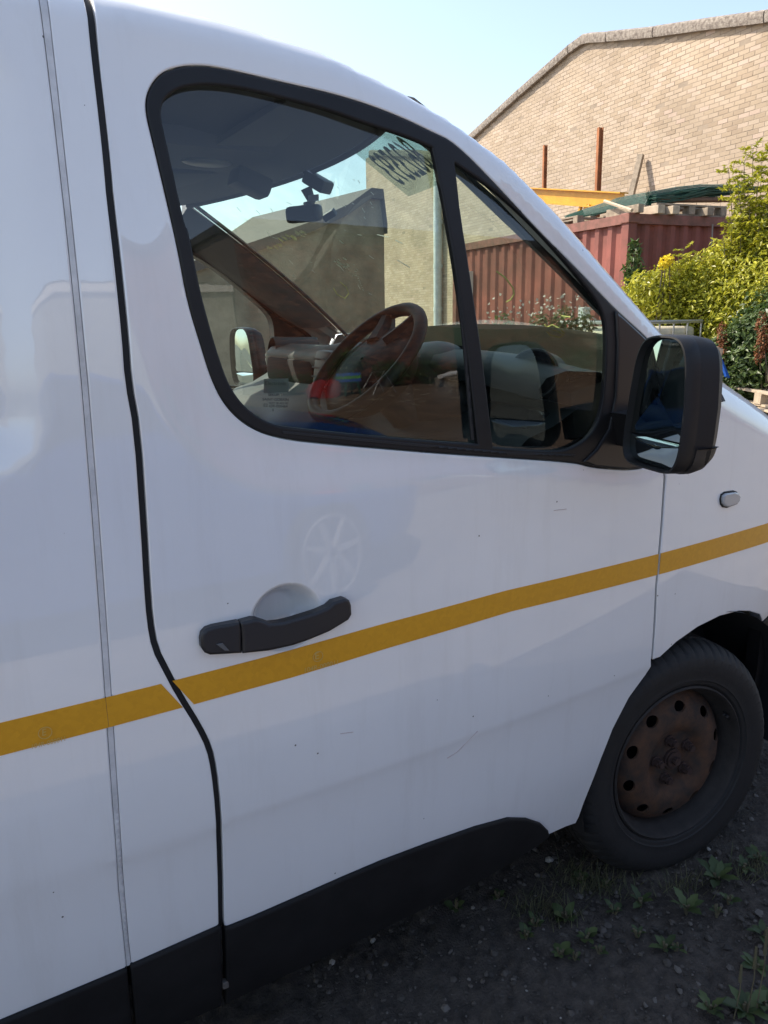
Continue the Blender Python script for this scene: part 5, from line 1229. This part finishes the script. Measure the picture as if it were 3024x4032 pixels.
# ================================================================== WEEDS BY THE WHEEL
WEED = mat_attr('weed_leaf_single', [(0, (.028, .046, .012)), (.6, (.045, .070, .018)), (1, (.075, .10, .028))], .65, transl=.1)
def lobed(L_, Wd, kind):
    """leaf blade mesh lying along +x, 2x? grid with a midrib fold"""
    n = 7; V = []; F = []
    for i in range(n):
        t = i/(n-1); w_ = (math.sin(math.pi*min(1, t*.92+.08))**.8)*Wd*.5
        if kind == 'oval': w_ = math.sin(math.pi*(t**.75))**.7*Wd*.5 if 0 < t < 1 else .002
        if kind == 'dock': w_ *= 1+.18*math.sin(t*22)
        z = .10*L_*math.sin(t*2.2)-.16*L_*t*t
        V += [(L_*t, -w_, z+.18*w_), (L_*t, 0, z), (L_*t, w_, z+.18*w_)]
    for i in range(n-1):
        for k in (0, 1): F.append((3*i+k, 3*i+3+k, 3*i+4+k, 3*i+1+k))
    me = bpy.data.meshes.new('leaf'); me.from_pydata(V, [], F); me.polygons.foreach_set('use_smooth', [True]*len(F)); me.materials.append(WEED); return me
LM = {k: [lobed(1., w_, k) for w_ in ((.55, .65) if k == 'oval' else (.36, .44))] for k in ('oval', 'dock')}
def weed(px, py, kind, size, nl, label, cat='weed', group=None, lift=.5):
    P = at(px, py, 2, 0.0); z = gsurf(P[0], P[1]); o = empty('weed', (P[0], P[1], z)); tag(o, label, cat, group)
    for k in range(nl):
        a = 2*math.pi*k/nl+random.uniform(-.4, .4); s = size*.52*random.uniform(.6, 1.1); q = bpy.data.objects.new('leaf', random.choice(LM[kind])); COL.objects.link(q); q.parent = o
        st = .25*s if kind == 'oval' else .08*s; q.location = (math.cos(a)*st, math.sin(a)*st, .006+st*.5); q.rotation_euler = (random.uniform(-.3, .3), -random.uniform(.1, lift*1.6), a); q.scale = (s, s*random.uniform(.85, 1.25), s)
    b = B()
    for k in range(3): b.tube([(0, 0, -.01), (random.uniform(-.01, .01), random.uniform(-.01, .01), .02)], .003, 5)
    b.done('stem', BARK, o); return o
Z7 = lambda x, y: (1500+x*.9186, 3100+y*.9186)
for x, y, kd, s, nl, lb in ((320, 520, 'oval', .050, 6, 'small round-leaved weed in deep shade beside the black sill'), (500, 480, 'oval', .040, 5, 'tiny weed in deep shade left of the rear of the tyre'), (660, 600, 'oval', .050, 8, 'dark leafy weed on the shaded edge of the big clump below the door'), (790, 560, 'oval', .070, 9, 'largest round-leaved weed in the clump below the door'), (620, 650, 'oval', .055, 7, 'weed with upright leaves at the shaded front of the big clump'), (880, 650, 'oval', .055, 7, 'bright round-leaved weed on the tyre side of the big clump'), (770, 720, 'oval', .055, 6, 'round-leaved weed in front of the big clump'), (830, 735, 'oval', .045, 4, 'single broad pale leaf weed in front of the big clump'), (940, 710, 'oval', .035, 5, 'little sprout just outside the big clump'), (1000, 540, 'dock', .075, 4, 'weed with one upright pale leaf behind the lone dock seedlings'), (1115, 500, 'dock', .085, 5, 'tall narrow-leaved weed just in front of the tyre'), (1310, 530, 'dock', .095, 7, 'spreading dandelion weed in the middle of the gravel'), (1440, 540, 'oval', .035, 5, 'tiny weed beside the dandelion on the gravel'), (1490, 490, 'oval', .050, 6, 'small broad-leaved weed between dandelion and leafy dock'), (1440, 400, 'dock', .110, 10, 'largest leafy dock growing beside the tyre'), (1550, 345, 'dock', .060, 6, 'flat weed behind the largest leafy dock'), (1620, 310, 'dock', .085, 7, 'leafy weed farthest forward along the tyre'), (1100, 635, 'dock', .050, 5, 'sparse yellowish weed on open gravel'), (1215, 700, 'dock', .080, 6, 'weed with one tall leaf alone on the gravel'), (1270, 700, 'oval', .040, 4, 'dark flat weed beside the tall single leaf'), (850, 400, 'oval', .045, 8, 'low weed at the foot of the tyre tread'), (960, 420, 'oval', .035, 6, 'second low weed under the tyre tread'), (1640, 640, 'oval', .060, 9, 'bushy weed at the edge of the yard, clear of the van'), (1610, 770, 'oval', .060, 8, 'round weed at the yard edge next to the bushy one'), (1560, 960, 'dock', .120, 9, 'large plantain weed with long leaves out in the yard'), (1640, 940, 'dock', .100, 8, 'plantain weed beside the large one out in the yard'), (1410, 960, 'dock', .080, 7, 'dark leafy weed at the near side of the plantains')):
    weed(*Z7(x, y), kd, s, nl, lb)
# plantain seed stalks
for px, py, h_ in ((2940, 4000, .16), (2975, 3990, .20), (2890, 4010, .12)):
    P = at(px, py, 2, 0.); z = gsurf(P[0], P[1]); o = empty('plantain_stalk', (P[0], P[1], z)); tag(o, {.16: 'middling plantain seed stalk among the long-leaved weeds', .20: 'tallest plantain seed stalk among the long-leaved weeds', .12: 'shortest plantain seed stalk among the long-leaved weeds'}[h_], 'weed', 'plantain stalks in the yard')
    B().tube([(0, 0, 0), (.01, .0, h_*.6), (.02, .01, h_)], [.0016, .0014, .0012], 5).done('stem', BARK, o); B().tube([(.014, .005, h_*.72), (.0205, .01, h_*1.02)], [.004, .0025], 6).done('seed_head', mat('seed_brown', (.09, .08, .04), .9, bump=(300, .5, .003)), o)
# dry grass tufts under the tyre (stuff)
nb = 900; gp = []
for k in range(nb):
    c = random.choice([(2330, 3480), (2400, 3500), (2260, 3460), (2100, 3560), (2960, 3430), (2690, 3500), (2200, 3600)]); q = at(c[0]+random.gauss(0, 55), c[1]+random.gauss(0, 28), 2, 0.); gp.append((q[0], q[1], gsurf(q[0], q[1])))
gp = np.array(gp); a = rng.uniform(0, 6.28, nb); hgt = rng.uniform(.012, .045, nb); lean = np.stack([np.cos(a), np.sin(a), np.zeros(nb)], -1)*(hgt*rng.uniform(.2, 1.2, nb))[:, None]; sd = np.stack([-np.sin(a), np.cos(a), np.zeros(nb)], -1)*.0011
V = np.stack([gp-sd, gp+sd, gp+lean+np.array([0, 0, 1.])*hgt[:, None]], 1).reshape(-1, 3); F = np.arange(nb*3).reshape(-1, 3)
tag(arrmesh('grass_tufts', V, F, mat_attr('dry_grass', [(0, (.035, .045, .014)), (1, (.12, .11, .05))], .8), None, rng.random(nb)), 'thin dark grass growing round the foot of the tyre', 'grass', None, 'stuff')

# ================================================================== BEHIND THE PHOTOGRAPHER (seen in the glass and paint)
def refl(px, py, yplane):
    P = hit(px, py, -.02); d = ray(px, py); e = 1e-3; x, z = P[0], P[2]
    n = np.array([-float(ybase(x+e, z)-ybase(x-e, z))/(2*e), -1., -float(ybase(x, z+e)-ybase(x, z-e))/(2*e)]); n /= np.linalg.norm(n); d = d-2*(d@n)*n
    return P+d*((yplane-P[1])/d[1])
YW = -16.0; zw = float(gz(0, YW))-.1; HW = 6.9; xl, xr = 4.4, 44.0
rb = empty('red_brick_building', ((xl+xr)/2, YW-2, zw)); tag(rb, 'red brick building with dark roof edge behind the photographer, reflected in the van glass', 'building')
RBT = mat('red_brick_far', (.15, .06, .038), .9, var=(8, .4))
rel(B().box(((xl+xr)/2, YW-3.02, (HW+zw)/2), (xr-xl, 6.0, HW-zw)).done('wall', mat('red_mortar', (.15, .12, .10), .95), None), rb)
rel(B().box(((xl+xr)/2, YW-2.9, HW+.15), (xr-xl+.3, 6.4, .34)).done('roof_edge', mat('dark_fascia', (.03, .028, .028), .6), None), rb)
gv, gf = brick_geo(.215, .065, .02)
pol = np.array([(xl, zw), (xr, zw), (xr, HW), (xl, HW)]); pol[1:3, 0] = 26.0; BR2 = lay(pol, xl+.11, xr, zw+.04, HW, .215, .065, .010)
n = len(BR2); base = np.stack([BR2[:, 0], np.full(n, YW)+rng.normal(0, .002, n), BR2[:, 1]], -1); Vb = (gv*np.array([-1, 1, 1]))[None]+base[:, None, :]; Fb = gf[None]+(np.arange(n)*12)[:, None, None]
RBK = mat_attr('red_brick', [(0, (.08, .034, .024)), (.5, (.165, .062, .038)), (1, (.25, .105, .062))], .9, (90, .4), (1.2, .2))
o = arrmesh('brickwork', Vb.reshape(-1, 3), Fb.reshape(-1, 4), RBK, None, np.repeat(rng.random(n), 9)); o['kind'] = 'stuff'; rel(o, rb)
# lower store with white fascia to its side
ls = empty('low_store', (-2.5, YW-3, zw)); tag(ls, 'low rendered store with white fascia and corrugated roof behind the photographer', 'building')
rel(B().box((-2.2, YW-3.6, (4.4+zw)/2), (13.1, 6, 4.4-zw)).done('wall', mat('store_render', (.34, .33, .27), .95, var=(3, .3)), None), ls)
rel(B().box((-2.2, YW-.55, 4.52), (13.1, .12, .22)).done('fascia', WHT, None), ls)
b = B(); b.grid([[(-8.7+.112*i, y, 4.65+.03*(i % 2)+z) for i in range(117)] for y, z in ((YW-.45, 0), (YW-6.6, 1.1))]); rel(b.done('roof', mat('corrugated_roof', (.12, .11, .11), .8), None), ls)
# rough growth along the foot of the wall
k = 0
for x, w_, h_ in ((5.2, 1.0, 1.0), (6.8, .9, 1.7), (8.1, 1.2, 1.4), (9.7, 1.1, 1.8), (11.4, 1.3, 1.5), (13.2, 1.3, 1.7), (15.0, 1.1, 1.2), (17.2, 1.5, 1.9), (20.0, 1.6, 1.6), (23.0, 1.6, 2.0)):
    k += 1; y = YW+.9; z0 = float(gz(x, y)); blobs = [(np.array([x+random.uniform(-w_, w_)*.5, y+random.uniform(-.3, .3), z0+h_*random.uniform(.25, .8)]), (w_*.45, .35, h_*.32)) for _ in range(4)]
    plant('wall_shrub', ('low', 'tall', 'broad', 'tall ragged', 'wide', 'dense', 'small', 'rounded', 'spreading', 'tallest')[k-1]+' green shrub at the foot of the red brick wall behind the photographer', 'shrub', (x, y, z0), blobs, 2200, LEAFD, (.05, .11), .45, 'shrubs along the red brick wall')
# junk heap
def jz(x, y): return float(gz(x, y))
x, y = 6.1, YW+2.2; st = empty('plastic_stool', (x, y, jz(x, y))); tag(st, 'dark green plastic stool carrying blue and green crates by the brick wall', 'stool'); gp_ = mat('green_plastic', (.02, .07, .045), .4)
B().box((0, 0, .42), (.40, .40, .05), None, .015).done('seat', gp_, st)
for sx in (-1, 1):
    for sy in (-1, 1): B().tube([(sx*.17, sy*.17, .40), (sx*.22, sy*.22, .0)], [.03, .025], 8).done('leg', gp_, st)
for i, (c, lb) in enumerate((((.03, .10, .42), 'blue plastic tray, lowest on the green stool'), ((.10, .35, .04), 'green plastic tray, between the blue trays on the stool'), ((.04, .13, .45), 'blue plastic tray, topmost on the green stool'))):
    o = empty('plastic_tray', (x, y, jz(x, y)+.447+.11*i)); tag(o, lb, 'tray', 'trays on the stool'); m = mat('tray_%d' % i, c, .4)
    B().box((0, 0, .01), (.52, .38, .02)).done('base', m, o)
    for dx, dy, sx, sy in ((0, .18, .52, .02), (0, -.18, .52, .02), (.25, 0, .02, .34), (-.25, 0, .02, .34)): B().box((dx, dy, .065), (sx, sy, .09)).done('side', m, o)
x, y = 5.4, YW+2.2; o = B().loft([[(x+math.cos(t)*.45*k_, y+math.sin(t)*.3*k_, jz(x, y)+h_+.05*math.sin(3*t)) for t in np.linspace(0, 6.28, 18, endpoint=False)] for k_, h_ in ((1.0, .0), (1.05, .25), (.9, .45), (.4, .55))]).done('red_cloth_heap', mat('red_cloth', (.42, .03, .03), .9, var=(6, .5)), None, smooth=True); tag(o, 'crumpled heap of red cloth beside the green stool', 'cloth')
x, y = 7.0, YW+2.2; o = B()
for dy in (-.3, .3):
    o.tube([(x-.35, y+dy, jz(x, y)), (x, y+dy, jz(x, y)+.75), (x+.35, y+dy, jz(x, y))], .018, 6)
o.tube([(x, y-.3, jz(x, y)+.75), (x, y+.3, jz(x, y)+.75)], .018, 6).tube([(x-.2, y-.3, jz(x, y)+.4), (x-.2, y+.3, jz(x, y)+.4)], .014, 6)
o = o.done('metal_trestle', GALV, None); tag(o, 'grey metal trestle frame standing on the dirt by the brick wall', 'trestle')
x, y = 10.2, YW+2.2; o = B().tube([(x-1.2, y+.1, jz(x, y)+.40), (x-.7, y-.1, jz(x, y)+.45), (x+.7, y-.1, jz(x, y)+.45), (x+1.2, y+.1, jz(x, y)+.40)], [.09, .12, .12, .09], 10).done('loose_bumper', PAINT, None, smooth=True); tag(o, 'loose white car bumper lying on scrap by the brick wall', 'bumper')
o = B().box((x, y-.15, jz(x, y)+.16), (1.9, .7, .34), None, .03).done('scrap_crate', WOOD, None); tag(o, 'low wooden crate under the loose white bumper', 'crate')
bb = B()
for i in range(60):
    xx, yy = random.uniform(4, 13), YW+random.uniform(1.4, 5.5); a = random.uniform(0, 3.1); bb.box((xx, yy, jz(xx, yy)+.02), (random.uniform(.10, .45), .05, .02), Matrix.Rotation(a, 3, 'Z') @ Matrix.Rotation(random.uniform(-.1, .1), 3, 'Y'))
o = bb.done('scrap_litter', WOOD, None); tag(o, 'scattered scrap wood and litter over the dirt behind the photographer', 'litter', None, 'stuff')
# brown dirt patch
DIRT = mat('brown_dirt', (.17, .108, .064), .95, var=(2.5, .4), bump=(18, .6, .03))
X, Y = np.meshgrid(np.linspace(-9, 30, 60), np.linspace(YW-.5, -5.4, 30)); idx = np.arange(X.size).reshape(X.shape)
structure(arrmesh('dirt_yard', np.stack([X.ravel(), Y.ravel(), (gz(X, Y)+.010).ravel()], -1), np.stack([idx[:-1, :-1].ravel(), idx[:-1, 1:].ravel(), idx[1:, 1:].ravel(), idx[1:, :-1].ravel()], -1), DIRT, None))

# blue car parked behind the photographer
ALLOY = mat('dull_alloy', (.16, .16, .16), .6, .2); CB = mat('blue_car_paint', (.014, .06, .24), .25, coat=1.0); CG = mat('car_window', (.012, .014, .016), .05, spec=.8)
car = empty('parked_car', (0, 0, 0)); cx0, cy0 = -1.04, -4.35; cz0 = float(gz(cx0, cy0)); car.location = (cx0, cy0, cz0); tag(car, 'dark blue hatchback car parked alongside the van behind the photographer', 'car')
def csec(x, hw, z0, z1, crown=.05):
    out = []
    for t in np.linspace(0, 1, 9): out.append((x, -hw*(1-.12*(1-t)**2)+.03*t*t, z0+(z1-z0)*t))
    for t in np.linspace(-.8, .8, 9): out.append((x, t*(hw-.05), z1+crown*(1-t*t)))
    for t in np.linspace(1, 0, 9): out.append((x, hw*(1-.12*(1-t)**2)-.03*t*t, z0+(z1-z0)*t))
    return out
B().loft([csec(x, hw, z0, z1) for x, hw, z0, z1 in ((-2.0, .70, .35, .70), (-1.93, .80, .22, .88), (-1.5, .84, .20, .93), (-.6, .85, .20, .94), (.5, .85, .20, .97), (.95, .85, .20, .985), (1.35, .84, .20, .94), (1.75, .80, .22, .86), (2.05, .72, .25, .74), (2.2, .58, .32, .58))]).done('car_body', CB, car, smooth=True, angle=45)
gh = [(-1.9, .62, .92, 1.0), (-1.55, .66, .92, 1.32), (-1.1, .68, .93, 1.43), (-.4, .68, .93, 1.46), (.1, .66, .93, 1.40), (.55, .70, .95, 1.18), (.95, .72, .96, 1.02)]
B().loft([[(x, -hw-.06, z0), (x, -hw, z0+(z1-z0)*.9), (x, -hw*.6, z1), (x, hw*.6, z1), (x, hw, z0+(z1-z0)*.9), (x, hw+.06, z0)] for x, hw, z0, z1 in gh]).done('car_greenhouse', CG, car, smooth=True, angle=35)
B().loft([[(x, t*hw, z+.012-.03*t*t) for t in np.linspace(-1, 1, 9)]+[(x, t*hw, z-.02-.03*t*t) for t in np.linspace(1, -1, 9)] for x, hw, z in ((-1.55, .58, 1.33), (-1.1, .60, 1.44), (-.4, .60, 1.47), (.1, .58, 1.41))]).done('car_roof', CB, car, smooth=True, angle=50)
for s_ in (-1, 1):
    for a0, b0 in (((.85, .95), (.1, 1.40)), ((-.35, .94), (-.42, 1.44)), ((-1.35, .93), (-1.5, 1.32))): B().tube([(a0[0], s_*.76, a0[1]), (b0[0], s_*.675, b0[1])], .03, 6).done('car_pillar', CB, car, smooth=True)
    for x in (1.30, -1.28):
        wq = []; w_ = empty('car_wheel', (x, s_*.78, .28)); w_.parent = car
        B().loft([[(r*math.cos(2*math.pi*k/32), s_*a, r*math.sin(2*math.pi*k/32)) for k in range(32)] for r, a in ((.22, .09), (.28, .10), (.30, .07), (.30, -.09), (.2, -.1))]).done('tyre', TYRE, w_, smooth=True, angle=35)
        B().loft([[(r*math.cos(2*math.pi*k/32), s_*a, r*math.sin(2*math.pi*k/32)) for k in range(32)] for r, a in ((.215, .05), (.15, .03), (.01, .03))]).done('wheel_recess', DARKIN, w_)
        ringtube((0, s_*.088, 0), (0, 1, 0), .205, .012, ALLOY, 'rim', w_, 32, 6)
        for k in range(7):
            th = 2*math.pi*k/7+.2; dd_ = np.array([math.cos(th), 0, math.sin(th)]); B().tube([dd_*.03+np.array([0, s_*.085, 0]), dd_*.205+np.array([0, s_*.082, 0])], [.030, .020], 6).done('spoke', ALLOY, w_, smooth=True)
    B().sph((1.98, s_*.58, .70), .11, 16, (1.2, .9, .7)).done('headlight', mat('car_lamp', (.5, .52, .55), .1, coat=1), car, smooth=True)
    B().box((.62, s_*.90, .98), (.10, .16, .11), None, .03).done('door_mirror', CB, car, smooth=True)
B().box((2.15, 0, .42), (.12, 1.0, .12), None, .03).done('number_plate_panel', DARKIN, car)
B().tube([(1.0, .5, 1.045), (.90, .1, 1.08), (.84, -.05, 1.10)], .008, 6).done('wiper', SEAL, car)
